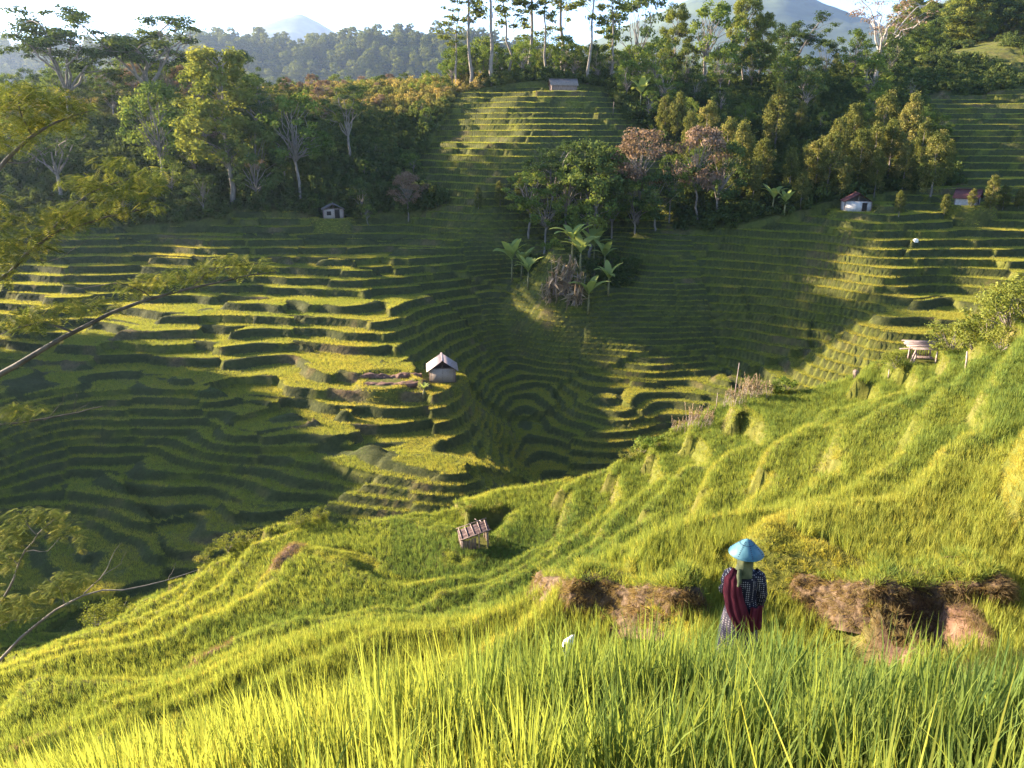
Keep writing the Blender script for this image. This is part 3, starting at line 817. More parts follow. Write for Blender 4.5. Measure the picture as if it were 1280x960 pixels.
LBL1 = {'broad': 'mid green tree packed into the wood above the grey bench hut', 'broad_dark': 'dark round tree packed into the wood above the grey bench hut', 'open': 'grey-green open tree in the wood above the grey bench hut', 'blossom': 'brown-leaved tree in the wood above the grey bench hut', 'umbrella': 'flat-topped tree deep in the wood above the grey bench hut'}
fill(WOODS[0], 78, ['broad', 'broad_dark', 'broad_dark', 'open', 'broad', 'blossom', 'umbrella'], 6.5, 11.5, LBL1, {k: 'trees of the wood above the grey bench hut, ' + k.replace('_', ' ') for k in LBL1}, 5, 4.2,
     cond=lambda u, v, x, y: u < 330 or (v > 225 and u < 420))
LBL2 = {'broad': 'low bushy green tree on the scrubby slope below the golden crest', 'broad_dark': 'low dark tree on the scrubby slope below the golden crest', 'shrub': 'bush on the scrubby slope below the golden crest', 'blossom': 'low brown-leaved tree on the scrubby slope below the golden crest'}
fill(WOODS[0], 60, ['broad', 'broad_dark', 'blossom', 'shrub'], 3.0, 5.0, LBL2, {k: 'scrub below the golden crest, ' + k.replace('_', ' ') for k in LBL2}, 6, 3.6, cond=lambda u, v, x, y: 320 < u < 600 and v < 262)
LBL3 = {'broad': 'mid green tree in the wood between the ridge and the clove hollow', 'broad_dark': 'dark tree in the wood between the ridge and the clove hollow', 'open': 'thin-stemmed tree in the wood between the ridge and the clove hollow', 'clove': 'upright dark tree in the wood between the ridge and the clove hollow', 'tall': 'tall light tree of the wood between the ridge and the clove hollow'}
fill(WOODS[1], 52, ['broad', 'broad_dark', 'broad_dark', 'open', 'clove', 'broad'], 6.0, 11.0, LBL3, {k: 'trees between the ridge and the clove hollow, ' + k.replace('_', ' ') for k in LBL3}, 8, 4.0, cond=lambda u, v, x, y: v < 165 and not (560 < u < 775 and v > 100 and y < 172))
LBL4 = {'clove': 'dark upright tree low in the shady hollow behind the white-walled hut', 'broad_dark': 'dark bushy tree low in the shady hollow behind the white-walled hut', 'broad': 'bushy tree low in the shady hollow behind the white-walled hut'}
fill(WOODS[1], 14, ['clove', 'broad_dark', 'broad'], 4.5, 7.5, LBL4, {k: 'low trees of the shady hollow, ' + k.replace('_', ' ') for k in LBL4}, 9, 3.4, cond=lambda u, v, x, y: v >= 165 and not (1030 < u < 1110 and v > 245))
LBL5 = {'broad_dark': 'dark bushy tree crowding the gully round the banana plants', 'broad': 'green bushy tree crowding the gully round the banana plants', 'shrub': 'leafy bush crowding the gully round the banana plants'}
fill(WOODS[2], 15, ['broad', 'broad_dark', 'shrub', 'shrub'], 1.5, 3.4, LBL5, {k: 'bushes of the gully, ' + k.replace('_', ' ') for k in LBL5}, 10, 2.4)

GB = gp([(660, 285, 116), (900, 270, 121), (900, 262, 124), (660, 262, 124)])
LBL8 = {'broad_dark': 'tall dark tree in the belt round the blossoming tree', 'open': 'tall pale-stemmed tree in the belt round the blossoming tree', 'broad': 'tall green tree in the belt round the blossoming tree'}
fill(GB, 9, ['broad_dark', 'open', 'broad'], 8.5, 12.5, LBL8, {k: 'belt round the blossoming tree, ' + k.replace('_', ' ') for k in LBL8}, 13, 2.8)

# -- undergrowth that closes the wood floor
M_UNDER = leaf_mat('undergrowth_leaf', [(0, (0.038, 0.057, 0.021)), (0.5, (0.083, 0.105, 0.030)), (0.8, (0.195, 0.180, 0.053)), (1, (0.330, 0.240, 0.090))], 0.33, instancer=True)
SRC_U = []
for k in range(4):
    rs = np.random.default_rng(300 + k)
    cl = []
    for q in range(9):
        a = rs.uniform(0, 6.28); r = 0.9 * math.sqrt(rs.uniform(0, 1)); qq = rs.uniform(0.3, 0.55)
        cl.append((r * math.cos(a), r * math.sin(a), rs.uniform(0.1, 1.3), qq, qq))
    V, Fq, t = cloud(cl, 34, 0.30, rs, 0.6)
    SRC_U.append(source('undergrowth_source', mesh_np('undergrowth', V, Fq, M_UNDER)))
rs = np.random.default_rng(44)
x, y = jitter(-125, 135, 88, 226, 0.55, rs)
k = wood_mask(x, y) | ((y > 178) & (x > 82) & (fbm(x / 11, y / 9, 88, 2) > 0.44)); x, y = x[k], y[k]
z = ground(x, y); k = in_view(np.column_stack([x, y, z]), 120, 60, 10); x, y, z = x[k], y[k], z[k]
tn = 0.36 + 0.5 * (fbm(x / 9, y / 9, 12, 3) - 0.5) + rs.normal(0, 0.1, len(x)) + 0.42 * sstep(158, 168, y) * (x < -6)  # crest scrub turned golden: its sunlight is put into the tint
sc = rs.uniform(0.8, 1.7, len(x))
scatter('undergrowth', np.column_stack([x, y, z - 0.1]), np.column_stack([0 * x, 0 * x, rs.uniform(0, 6.28, len(x))]), np.column_stack([sc, sc, sc * rs.uniform(0.7, 1.2, len(x))]), tn, rs.integers(0, 4, len(x)), SRC_U, 'tangled undergrowth closing the floor of the woods and the scrub crest', 'undergrowth')
#==PART4
LBL6 = {'broad': 'mid green tree of the clump behind the hilltop hut', 'broad_dark': 'dark tree of the clump behind the hilltop hut', 'open': 'thin open tree of the clump behind the hilltop hut'}
HT = gp([(560, 98, 171), (700, 98, 174), (790, 98, 171), (790, 98, 186), (560, 98, 186)])
fill(HT, 16, ['broad', 'broad_dark', 'open', 'broad'], 6, 11, LBL6, {k: 'clump behind the hilltop hut, ' + k.replace('_', ' ') for k in LBL6}, 15, 2.4)
rs = np.random.default_rng(21)
for K in SHADE_KNOLL:
    for j in range(2):
        x, y = K[0] + rs.uniform(-3, 5), K[1] - abs(rs.normal(0, 2.5))
        plant('broad_dark', x, y, min(16, K[2] - float(ground(x, y)[0]) + rs.uniform(-1.0, 1.0)), 'dark round tree on the unseen wooded knoll that shades the valley', 'unseen trees on the knoll', widen=1.3)

# ------------------------------------------------------------------ far hills, mountains, air
hx = np.arange(-330, 420.1, 5.0); hy = np.arange(238, 560, 5.0)
X, Y = np.meshgrid(hx, hy)
Z = base_h(X.ravel(), Y.ravel()) + (fbm(X.ravel() / 30, Y.ravel() / 30, 5, 3) - 0.5) * 5
nx = len(hx); i = np.arange(len(hy) - 1)[:, None] * nx + np.arange(nx - 1)[None]
F = np.stack([i, i + 1, i + nx + 1, i + nx], -1).reshape(-1, 4)
link('hills', mesh_np('hills', np.column_stack([X.ravel(), Y.ravel(), Z - 0.3]), F, M_GROUND, smooth=True, extra={'bare': np.zeros(X.size)}), kind='structure')
fs = [source('forest_tree_source', proto(k, v)[1]) for k, v in (('broad', 0), ('broad_dark', 1), ('umbrella', 0), ('tall', 1), ('broad', 2))]
rs = np.random.default_rng(71)
CR = ([-900, -300, 0, 40, 130, 260, 330, 400, 480, 560, 640, 760, 1000], [70, 62, 62, 70, 66, 54, 58, 62, 52, 50, 66, 90, 120])
def far_ridge_h(x, y):
    px = 640 + FPX * x / (y * CP)
    row = np.interp(px, *CR) + 4 + 10 * (fbm(x / 120, y / 120, 33, 3) - 0.5)
    b = (480 - row) / FPX
    crest = 1500 * (-SP + b * CP) / (CP + b * SP)
    return -70 + (crest + 70) * np.exp(-np.abs((y - 1500) / 330) ** 1.6)
fx_ = np.arange(-1900, 900, 22.0); fy_ = np.arange(900, 2100, 22.0)
X, Y = np.meshgrid(fx_, fy_); nx = len(fx_); i = np.arange(len(fy_) - 1)[:, None] * nx + np.arange(nx - 1)[None]
link('hills', mesh_np('far_ridge', np.column_stack([X.ravel(), Y.ravel(), far_ridge_h(X.ravel(), Y.ravel())]), np.stack([i, i + 1, i + nx + 1, i + nx], -1).reshape(-1, 4), M_GROUND, smooth=True, extra={'bare': np.zeros(X.size)}), kind='structure')
x2, y2 = jitter(-1500, 700, 1180, 1560, 0.011, rs); z2 = far_ridge_h(x2, y2)
x, y = jitter(-320, 400, 232, 470, 0.035, rs)
z = base_h(x, y)
u, v, f = project(np.column_stack([x, y, z]))
k = (u > -150) & (u < 1430) & (v < 175) & ~((u > 1100) & (y < 245)) & (u > 1120)
x, y, z = np.concatenate([x[k], x2]), np.concatenate([y[k], y2]), np.concatenate([z[k], z2])
sc = rs.uniform(0.6, 1.1, len(x)) * np.where(y > 1000, 1.7, 1.0)
scatter('distant_forest', np.column_stack([x, y, z - 2.0]), np.column_stack([0 * x, 0 * x, rs.uniform(0, 6.28, len(x))]), np.column_stack([sc * 1.15, sc * 1.15, sc]), 0 * x + .5, rs.integers(0, 5, len(x)), fs, 'hazy distant forest on the ridges behind the hillside', 'forest')

def ridge_noise(x, y, seed):
    s = 0; a = 1
    for k in range(5):
        s = s + a * (1 - np.abs(2 * vnoise(x * 2 ** k, y * 2 ** k, seed + k) - 1)); a *= 0.5
    return s / 1.94
M_MOUNT = solid_mat('mountain_forest', (0.028, 0.045, 0.020), (0.085, 0.11, 0.045), 0.012, bump=0, detail=10)
def mountain(peaks, x0, x1, y0, y1, st, floor, seed, label):
    xs = np.arange(x0, x1, st); ys = np.arange(y0, y1, st)
    X, Y = np.meshgrid(xs, ys); X = X.ravel(); Y = Y.ravel()
    Z = np.full(X.shape, floor)
    for (px, py, pz, rad, pw) in peaks:
        d = np.hypot(X - px, (Y - py) * 0.8) / rad
        d = d * (0.82 + 0.36 * ridge_noise(X / rad * 1.6, Y / rad * 1.6, seed))
        Z = np.maximum(Z, floor + (pz - floor) * np.clip(1 - d ** pw, 0, 1))
    Z += (ridge_noise(X / 480, Y / 480, seed + 40) - 0.6) * 75 * np.clip((Z - floor) / 250, 0, 1)
    nx = len(xs); i = np.arange(len(ys) - 1)[:, None] * nx + np.arange(nx - 1)[None]
    F = np.stack([i, i + 1, i + nx + 1, i + nx], -1).reshape(-1, 4)
    return link('mountain', mesh_np('mountain', np.column_stack([X, Y, Z]), F, M_MOUNT, smooth=True), kind='structure', label=label, category='mountain')
pk = at(372, 17, 5600); p2 = at(10, 42, 6300); p3 = at(440, 40, 6100)
mountain([(pk[0], pk[1], pk[2], 1250, 1.0), (p2[0], p2[1], p2[2], 950, 0.9), (p3[0], p3[1], p3[2], 800, 0.9)], -5600, 700, 4200, 7200, 40, 150, 3, 'small blue cone mountain beyond the forest ridge')
pa = at(925, -30, 4700); pb = at(1290, -50, 5700); pc = at(1170, -10, 9200)
mountain([(pa[0], pa[1], pa[2], 1750, 1.0), (pb[0], pb[1], pb[2], 2300, 1.0), (pc[0], pc[1], pc[2], 800, 0.9)], 200, 6600, 2900, 7400, 42, 100, 9, 'big blue mountain massif rising behind the ridge trees')
link('valley_floor', mesh_np('valley_floor', np.array([(-7000., 380, -60), (7600, 380, -60), (7600, 9000, -60), (-7000, 9000, -60)]), np.array([[0, 1, 2, 3]]), M_MOUNT), kind='structure')

m, t, out = new_mat('haze')
pv = N(t, 'ShaderNodeVolumePrincipled')
pv.inputs['Color'].default_value = (0.52, 0.68, 1.0, 1)
pv.inputs['Density'].default_value = 0.000075
pv.inputs['Anisotropy'].default_value = 0.6
t.links.new(pv.outputs[0], out.inputs['Volume'])
hb = [(-7800., -120, -75), (7800, -120, -75), (7800, 9200, -75), (-7800, 9200, -75), (-7800, -120, 1240), (7800, -120, 1240), (7800, 9200, 1240), (-7800, 9200, 1240)]
link('haze', mesh_np('haze', np.array(hb), np.array([[3, 2, 1, 0], [4, 5, 6, 7], [0, 1, 5, 4], [1, 2, 6, 5], [2, 3, 7, 6], [3, 0, 4, 7]]), m), kind='stuff', label='thin bluish morning air over the whole valley', category='haze')
#==PART5
# ------------------------------------------------------------------ generic building parts
def box_np(cx, cy, cz, sx, sy, sz, rot=None):
    c = np.array([(x, y, z) for z in (-.5, .5) for y in (-.5, .5) for x in (-.5, .5)]) * np.array([sx, sy, sz])
    if rot is not None: c = c @ np.array(Euler(rot).to_matrix()).T
    return c + np.array([cx, cy, cz])
BOXF = np.array([[0, 2, 3, 1], [4, 5, 7, 6], [0, 1, 5, 4], [2, 6, 7, 3], [0, 4, 6, 2], [1, 3, 7, 5]])
def boxes(lst):
    V = []; Fq = []
    for k, b in enumerate(lst):
        V.append(box_np(*b)); Fq.append(BOXF + 8 * k)
    return np.vstack(V), np.vstack(Fq)
def part_box(name, parent, mat, *b):
    V, F = boxes([b]); o = link(name, mesh_np(name, V, F, mat), parent)
    md = o.modifiers.new('edge', 'BEVEL'); md.width = min(b[3:6]) * 0.12; md.segments = 1
    return o
def part_tube(name, parent, mat, pts, rad, sides=7):
    V, F = tubes([(np.array(pts, float), np.array(rad, float) * np.ones(len(pts)))], sides)
    k = len(pts)
    caps = [np.arange(sides)[::-1][None], (np.arange(sides) + (k - 1) * sides)[None]]
    return link(name, mesh_np(name, V, [F] + caps, mat, smooth=False), parent)
M_BAMBOO = solid_mat('woven_bamboo', (0.20, 0.16, 0.13), (0.40, 0.33, 0.28), 14, stretch=(1, 1, 5), bump=0.5)
M_ZINC = solid_mat('old_zinc', (0.20, 0.15, 0.14), (0.38, 0.30, 0.285), 3, rough=0.5, spec=0.4, stretch=(6, 1, 1), bump=0.3)
M_RUST = solid_mat('rusty_sheet', (0.04, 0.024, 0.022), (0.10, 0.062, 0.058), 5, bump=0.4)
M_REDROOF = solid_mat('red_roof', (0.09, 0.032, 0.03), (0.15, 0.055, 0.048), 4, bump=0.3)
M_WHITEWALL = solid_mat('lime_wall', (0.32, 0.29, 0.27), (0.52, 0.48, 0.45), 3, bump=0.2)
M_WOOD = solid_mat('weathered_wood', (0.10, 0.07, 0.058), (0.25, 0.18, 0.15), 8, stretch=(1, 1, 0.15), bump=0.6)
M_WOODP = solid_mat('bleached_wood', (0.17, 0.125, 0.11), (0.38, 0.29, 0.26), 8, stretch=(0.2, 1, 1), bump=0.6)
M_THATCH = solid_mat('grey_thatch', (0.10, 0.08, 0.07), (0.23, 0.19, 0.17), 9, stretch=(1, 1, 0.2), bump=0.9)
M_DARK = solid_mat('opening_shade', (0.015, 0.012, 0.01), (0.03, 0.025, 0.02), 3, bump=0)  # near-black panels: shade inside doors and windows is put into the colour
M_SOIL = solid_mat('dry_earth', (0.07, 0.035, 0.025), (0.17, 0.095, 0.065), 3, bump=1.0)

def corrugated(w, l, t, n, amp):
    """sheet in local x (across ribs) and y, thickness t"""
    xs = np.linspace(-w / 2, w / 2, n); zt = amp * np.sin(np.arange(n) * math.pi / 2)
    top = [(x, y, z + t) for y in (-l / 2, l / 2) for x, z in zip(xs, zt)]
    bot = [(x, y, z) for y in (-l / 2, l / 2) for x, z in zip(xs, zt)]
    V = np.array(top + bot); i = np.arange(n - 1)
    F = np.vstack([np.stack([i, i + 1, i + n + 1, i + n], -1), np.stack([2 * n + i + n, 2 * n + i + n + 1, 2 * n + i + 1, 2 * n + i], -1),
                   np.stack([i, 2 * n + i, 2 * n + i + 1, i + 1], -1), np.stack([n + i + 1, 3 * n + i + 1, 3 * n + i, n + i], -1)])
    return V, F
def hut(name, q, rz, w, d, hw, hr, wall, roof, label, over=0.35, openings=(), battens=True, category='hut'):
    """gabled hut, gable towards local -y"""
    o = thing(name, label, category, q, rz)
    t = 0.06
    for s in (-1, 1):
        part_box('wall', o, wall, s * (w / 2 - t / 2), 0, hw / 2 - 0.1, t, d - 2 * t - 0.01, hw + 0.2)
        # gable wall with its triangle
        y = s * (d / 2 - t / 2)
        prof = [(-w / 2, -0.2), (w / 2, -0.2), (w / 2, hw), (0, hw + hr * 0.93), (-w / 2, hw)]
        if s < 0: prof = [(-w / 2, -0.2), (w / 2, -0.2), (w / 2, hw), (-w / 2, hw)]
        n = len(prof)
        V = np.array([(x, y - t / 2, z) for x, z in prof] + [(x, y + t / 2, z) for x, z in prof])
        F = [np.arange(n)[None], (np.arange(n)[::-1] + n)[None], np.array([[(k + 1) % n, k, n + k, n + (k + 1) % n] for k in range(n)])]
        g = link('wall', mesh_np('gable_wall', V, F, wall), o)
        if s < 0 and battens:
            for k in (-0.5, 0.0, 0.5): part_box('batten', g, M_WOODP, k * w * 0.9, y - t / 2 - 0.02, hw / 2, 0.06, 0.04, hw)
    for x in (-1, 1):
        for y in (-1, 1): part_tube('post', o, M_WOOD, [(x * (w / 2 + 0.03), y * (d / 2 + .03), -0.4), (x * (w / 2 + 0.03), y * (d / 2 + .03), hw)], [0.06, 0.055])
    ang = math.atan2(hr, w / 2); L = math.hypot(hr, w / 2) + over
    for s in (-1, 1):
        V, F = corrugated(d + 0.7, L, 0.03, 60, 0.010)
        V = np.column_stack([V[:, 1], V[:, 0], V[:, 2]]); F = F[:, ::-1]
        c, sn = math.cos(ang), math.sin(ang)
        x = V[:, 0] + L / 2 - 0.02; V = np.column_stack([s * (x * c + V[:, 2] * sn), V[:, 1], hw + hr + 0.04 - x * sn + V[:, 2] * c])
        if s < 0: F = F[:, ::-1]
        link('roof_sheet', mesh_np('roof_sheet', V, F, roof), o)
    part_box('ridge_cap', o, roof, 0, 0, hw + hr + 0.10, 0.22, d + 0.74, 0.04)
    part_box('tie_beam', o, M_WOOD, 0, -d / 2 + 0.05, hw + 0.05, w, 0.08, 0.09)
    part_box('king_post', o, M_WOOD, 0, -d / 2 + 0.05, hw + hr / 2, 0.08, 0.07, hr * 0.9)
    for nm, x, z, ww, hh in openings:
        y = -d / 2 - 0.012
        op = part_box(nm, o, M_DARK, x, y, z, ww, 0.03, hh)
        part_box('frame', op, M_WOOD, x, y - 0.022, z + hh / 2 + 0.03, ww + 0.14, 0.05, 0.06)
        part_box('frame', op, M_WOOD, x - ww / 2 - 0.03, y - 0.022, z, 0.06, 0.05, hh); part_box('frame', op, M_WOOD, x + ww / 2 + 0.03, y - 0.022, z, 0.06, 0.05, hh)
    return o
hut('field_hut', FIELD_HUT, 0.12, 2.75, 2.6, 1.55, 0.95, M_BAMBOO, M_ZINC, 'small woven field hut with a pale pinkish gable roof on an earth yard', over=0.45)
hut('bench_hut', BENCH_HUT, 0.25, 3.1, 3.0, 1.5, 0.75, M_BAMBOO, M_THATCH, 'low grey hut with dark openings under the wood, above the striped terraces', openings=(('window', -0.7, 0.85, 0.6, 0.6), ('door', 0.6, 0.75, 0.75, 1.4)))
hut('white_hut', WHITE_HUT, -0.25, 3.6, 3.4, 1.5, 1.05, M_WHITEWALL, M_REDROOF, 'white-walled hut with a red roof at the foot of the clove hollow', over=0.3, openings=(('door', 0.9, 0.7, 0.6, 1.2),), battens=False)
hut('red_house', RED_HOUSE, 0.9, 2.8, 2.8, 1.2, 0.95, M_WHITEWALL, M_REDROOF, 'red-roofed house half hidden behind sunlit clove trees', over=0.5, openings=(('door', 0, 0.9, 0.9, 1.8),), battens=False, category='house')
hut('hilltop_hut', TOP_HUT, math.pi / 2 + 0.1, 3.0, 5.0, 1.4, 1.1, M_WOOD, M_THATCH, 'long low thatched hut on the hilltop under slender trees', over=0.4)

# -- the tumbledown plank shed on the near spur
o = thing('plank_shed', 'tumbledown plank shed with a patched lean-to roof on the near spur', 'shed', SHED, 0.22, scale=0.86)
w, d, hl, hr_ = 1.20, 0.95, 0.48, 0.80
for x, y, h in ((-w / 2, -d / 2, hl), (w / 2, -d / 2, hr_), (-w / 2, d / 2, hl), (w / 2, d / 2, hr_), (0.2, -d / 2, 0.78)):
    part_tube('post', o, M_WOODP, [(x, y, -0.3), (x + rng.normal(0, .015), y, h)], [0.035, 0.03])
ra = -math.atan2(hr_ - hl, w)
for k in range(4):
    part_box('roof_sheet', o, M_RUST, 0, -d / 2 + (k + 0.5) * d / 4 + rng.normal(0, .01), (hl + hr_) / 2 + 0.05 + 0.008 * (k % 2), w * 1.22, d / 4 + 0.04, 0.02, (0, ra, rng.normal(0, .02)))
for k in range(5):
    x = -w / 2 + k * w / 4 - 0.02
    part_tube('rafter', o, M_WOOD, [(x, -d / 2 - 0.14, hl + (x + w / 2) / w * (hr_ - hl) + 0.10), (x + rng.normal(0, .03), d / 2 + 0.14, hl + (x + w / 2) / w * (hr_ - hl) + 0.105)], [0.026, 0.022])
for s in (-1, 1):
    part_tube('rafter', o, M_WOOD, [(-w * 0.62, s * (d / 2 + 0.1), hl + 0.08), (w * 0.62, s * (d / 2 + 0.1), hr_ + 0.17)], [0.024, 0.024])
for k in range(6):
    x = -w / 2 + 0.07 + k * 0.13; h = hl + (x + w / 2) / w * (hr_ - hl) - 0.02 - rng.uniform(0, .06)
    if k < 5: part_box('plank', o, M_WOOD, x, -d / 2 - 0.05, h / 2 - 0.1, 0.11, 0.02, h + 0.2, (0, rng.normal(0, .03), 0))
for k in range(7):
    y = -d / 2 + 0.07 + k * 0.135; part_box('plank', o, M_WOOD, -w / 2 - 0.05, y, hl / 2 - 0.1, 0.02, 0.11, hl + 0.15, (rng.normal(0, .03), 0, 0))
for k in range(4):
    part_box('plank', o, M_WOOD, w / 2 + 0.045, -d / 2 + 0.1 + k * 0.24, hr_ / 2 - 0.1, 0.02, 0.10, hr_ + 0.1, (rng.normal(0, .05), 0, 0))
for k in range(5):
    a = (rng.uniform(-.2, .5), rng.uniform(-.4, .3)); part_tube('loose_stick', o, M_WOODP, [(a[0], a[1], 0.98 + a[0] * .33), (a[0] + rng.normal(0, .35), a[1] + rng.normal(0, .3), 1.02 + a[0] * .33 + rng.uniform(0, .06))], [0.016, 0.010])

# -- the pole shelter at the crest
o = thing('pole_shelter', 'rough shelter of bleached poles at the crest beside leafy bushes', 'shelter', SHELTER, -0.12, scale=0.74)
for x, y, h in ((-.62, -.45, 0.78), (.62, -.45, 0.85), (-.6, .5, 0.92), (.62, .5, 0.95)):
    part_tube('post', o, M_WOODP, [(x, y, -0.3), (x, y, h)], [0.06, 0.05])
for k in range(9):
    y = -0.75 + k * 0.19; z = 0.90 + k * 0.018
    part_tube('roof_pole', o, M_WOODP, [(-0.85 - rng.uniform(0, .35) - (0.5 if k == 2 else 0), y + rng.normal(0, .03), z + rng.normal(0, .02) - (0.1 if k == 2 else 0)), (0.85 + rng.uniform(0, .35), y + rng.normal(0, .03), z + rng.normal(0, .02))], [0.045, 0.04])
part_tube('brace', o, M_WOODP, [(-1.0, -0.75, -0.25), (-0.62, -0.55, 0.86)], [0.07, 0.055])
part_tube('brace', o, M_WOODP, [(-0.75, -0.72, -0.25), (-0.55, -0.5, 0.6)], [0.06, 0.05])
for k in range(10):
    x = -0.55 + k * 0.125; part_tube('wall_stick', o, M_WOOD, [(x, 0.48, -0.2), (x + rng.normal(0, .03), 0.5, 0.92)], [0.03, 0.025], 5)
part_box('plank', o, M_WOOD, 0, -0.1, 0.25, 1.1, 0.5, 0.04)

# -- the yard's low earth wall
def lumpy(name, q, rz, L, W, H, mat, label, category, seed):
    n, m = 40, 12
    a = np.linspace(0, math.pi, m); X = np.linspace(-L / 2, L / 2, n)
    V = np.array([(x, -W / 2 * math.cos(t), -0.25 + (H + 0.25) * math.sin(t) ** 0.5) for x in X for t in a])
    nz = fbm(V[:, 0] * 2.2 + seed, V[:, 1] * 2.2 + V[:, 2] * 3, seed, 4) - 0.5
    lift = fbm(V[:, 0] * 0.8 + seed, 0 * nz, seed + 2, 2) - 0.5
    V += np.column_stack([0 * nz, nz * 0.5 * np.sign(V[:, 1]) * W, (nz * 1.1 + lift * 1.0) * H * (V[:, 2] > 0)])
    i = np.arange(n - 1)[:, None] * m + np.arange(m - 1)[None]
    F = np.stack([i, i + 1, i + m + 1, i + m], -1).reshape(-1, 4)
    o = link(name, mesh_np(name, V, [F, np.arange(m)[None], (np.arange(m)[::-1] + (n - 1) * m)[None]], mat, smooth=True), loc=q, rot=(0, 0, rz), label=label, category=category)
    return o
lumpy('earth_wall', (YARD[0] + 1.2, YARD[1] - 0.6, YARD[2]), 0.05, 6.5, 1.2, 0.16, M_SOIL, 'low crumbling earth wall along the front of the field hut yard', 'wall', 3)
lumpy('earth_wall', (YARD[0] + 0.5, YARD[1] + 1.7, YARD[2]), 0.02, 6.8, 1.0, 0.36, M_SOIL, 'taller earth wall closing the back of the field hut yard', 'wall', 5)

# -- poles, stump, sack
def pole(name, px, py, y0, h, r, lean, label, category, mat=M_WOODP):
    q = hit(px, py, y0) if y0 > 40 else crest(px, py); o = thing(name, label, category, q)
    part_tube('shaft', o, mat, [(0, 0, -0.3), (lean * .5, 0, h * .5), (lean, 0.02, h)], [r, r * .9, r * .75])
    return o
pole('bamboo_pole', 917, 478, 20, 1.75, 0.022, 0.10, 'thin upright bamboo pole at the crest, dark valley behind it', 'pole')
pole('bamboo_stake', 895, 505, 20, 0.75, 0.018, 0.02, 'short pale stake among the dry reeds at the crest', 'stake')
pole('fence_post', 1207, 462, 15, 0.62, 0.035, -0.05, 'weathered post leaning among the bushes near the pole shelter', 'post')
pole('white_stake', 1110, 474, 15, 0.42, 0.03, 0.0, 'short whitish stake standing in the rice before the pole shelter', 'stake')
pole('terrace_post', 766, 148, 100, 2.2, 0.05, 0.1, 'thin post on the edge of the hilltop terraced wedge', 'post', M_WOOD)
q = crest(1069, 452)
o = thing('tree_stump', 'dark weathered stump at the crest beside the pole shelter', 'stump', q)
part_tube('stem', o, M_WOOD, [(0, 0, -0.2), (0.02, 0, 0.1), (0.0, 0, 0.32), (0.03, 0, 0.38)], [0.2, 0.16, 0.15, 0.10], 9)
M_SACK = solid_mat('white_sack', (0.62, 0.60, 0.56), (0.85, 0.83, 0.80), 6, bump=0.3)
q = hit(1143, 309, 60)
o = lumpy('white_sack', q, 0.2, 0.55, 0.4, 0.20, M_SACK, 'white sack lying on a terrace below the red-roofed house', 'sack', 8)
#==PART6
# ------------------------------------------------------------------ the walking person
def loft(rings, seg=24, cap=True):
    """rings: (cx, cy, cz, rx, ry) bottom to top"""
    V = []
    a = np.arange(seg) / seg * 2 * math.pi
    for cx, cy, cz, rx, ry in rings: V.append(np.column_stack([cx + rx * np.cos(a), cy + ry * np.sin(a), np.full(seg, cz)]))
    V = np.vstack(V); k = len(rings)
    i = np.arange(k - 1)[:, None] * seg; j = np.arange(seg)[None]; j2 = (j + 1) % seg
    F = np.stack([i + j, i + j2, i + seg + j2, i + seg + j], -1).reshape(-1, 4)
    return V, F
def resample(rings, n):
    rings = np.array(rings, float); t = np.linspace(0, len(rings) - 1, n)
    return [tuple(np.interp(x, np.arange(len(rings)), rings[:, c]) for c in range(5)) for x in t]
def merge(parts):
    V = []; F = []; o = 0
    for v, f in parts: V.append(v); F.append(f + o); o += len(v)
    return np.vstack(V), np.vstack(F)
def dot_mat(name, base, dot, scale, size):
    m, t, out = new_mat(name)
    tc = N(t, 'ShaderNodeTexCoord'); mp = N(t, 'ShaderNodeMapping'); mp.inputs['Scale'].default_value = (scale,) * 3
    t.links.new(tc.outputs['Object'], mp.inputs[0])
    vo = N(t, 'ShaderNodeTexVoronoi'); vo.inputs['Scale'].default_value = 1; vo.inputs['Randomness'].default_value = 0.12
    t.links.new(mp.outputs[0], vo.inputs['Vector'])
    c = ramp(t, vo.outputs['Distance'], [(size, dot), (size + 0.06, base)])
    b = N(t, 'ShaderNodeBsdfPrincipled'); b.inputs['Roughness'].default_value = 0.9; b.inputs['Specular IOR Level'].default_value = 0.15
    t.links.new(c, b.inputs['Base Color']); t.links.new(b.outputs[0], out.inputs[0])
    return m
M_SKIN = solid_mat('skin', (0.20, 0.105, 0.065), (0.25, 0.13, 0.085), 20, rough=0.6, bump=0.05, spec=0.3)
M_BLOUSE = dot_mat('dotted_blouse', (0.020, 0.020, 0.032), (0.34, 0.32, 0.33), 38, 0.27)
M_SKIRT = dot_mat('patterned_skirt', (0.055, 0.048, 0.065), (0.22, 0.19, 0.20), 32, 0.30)
M_SHAWL = solid_mat('maroon_shawl', (0.060, 0.008, 0.015), (0.105, 0.014, 0.026), 18, rough=0.9, bump=0.2, stretch=(1, 1, .2))
M_SCARF = solid_mat('green_headscarf', (0.05, 0.065, 0.030), (0.20, 0.20, 0.10), 9, bump=0.2)
M_HAT = solid_mat('blue_hat', (0.04, 0.125, 0.16), (0.075, 0.185, 0.22), 14, rough=0.55, bump=0.15, spec=0.35)
M_STITCH = solid_mat('hat_stitch', (0.01, 0.02, 0.05), (0.02, 0.03, 0.07), 14, bump=0)
M_HATIN = solid_mat('hat_lining', (0.12, 0.10, 0.06), (0.2, 0.17, 0.1), 10, bump=0.1)

person = thing('person', 'person in a blue conical hat with a maroon shawl walking away through the rice', 'person', PERSON, -0.12)
person.scale = (0.94, 0.95, 1.0)
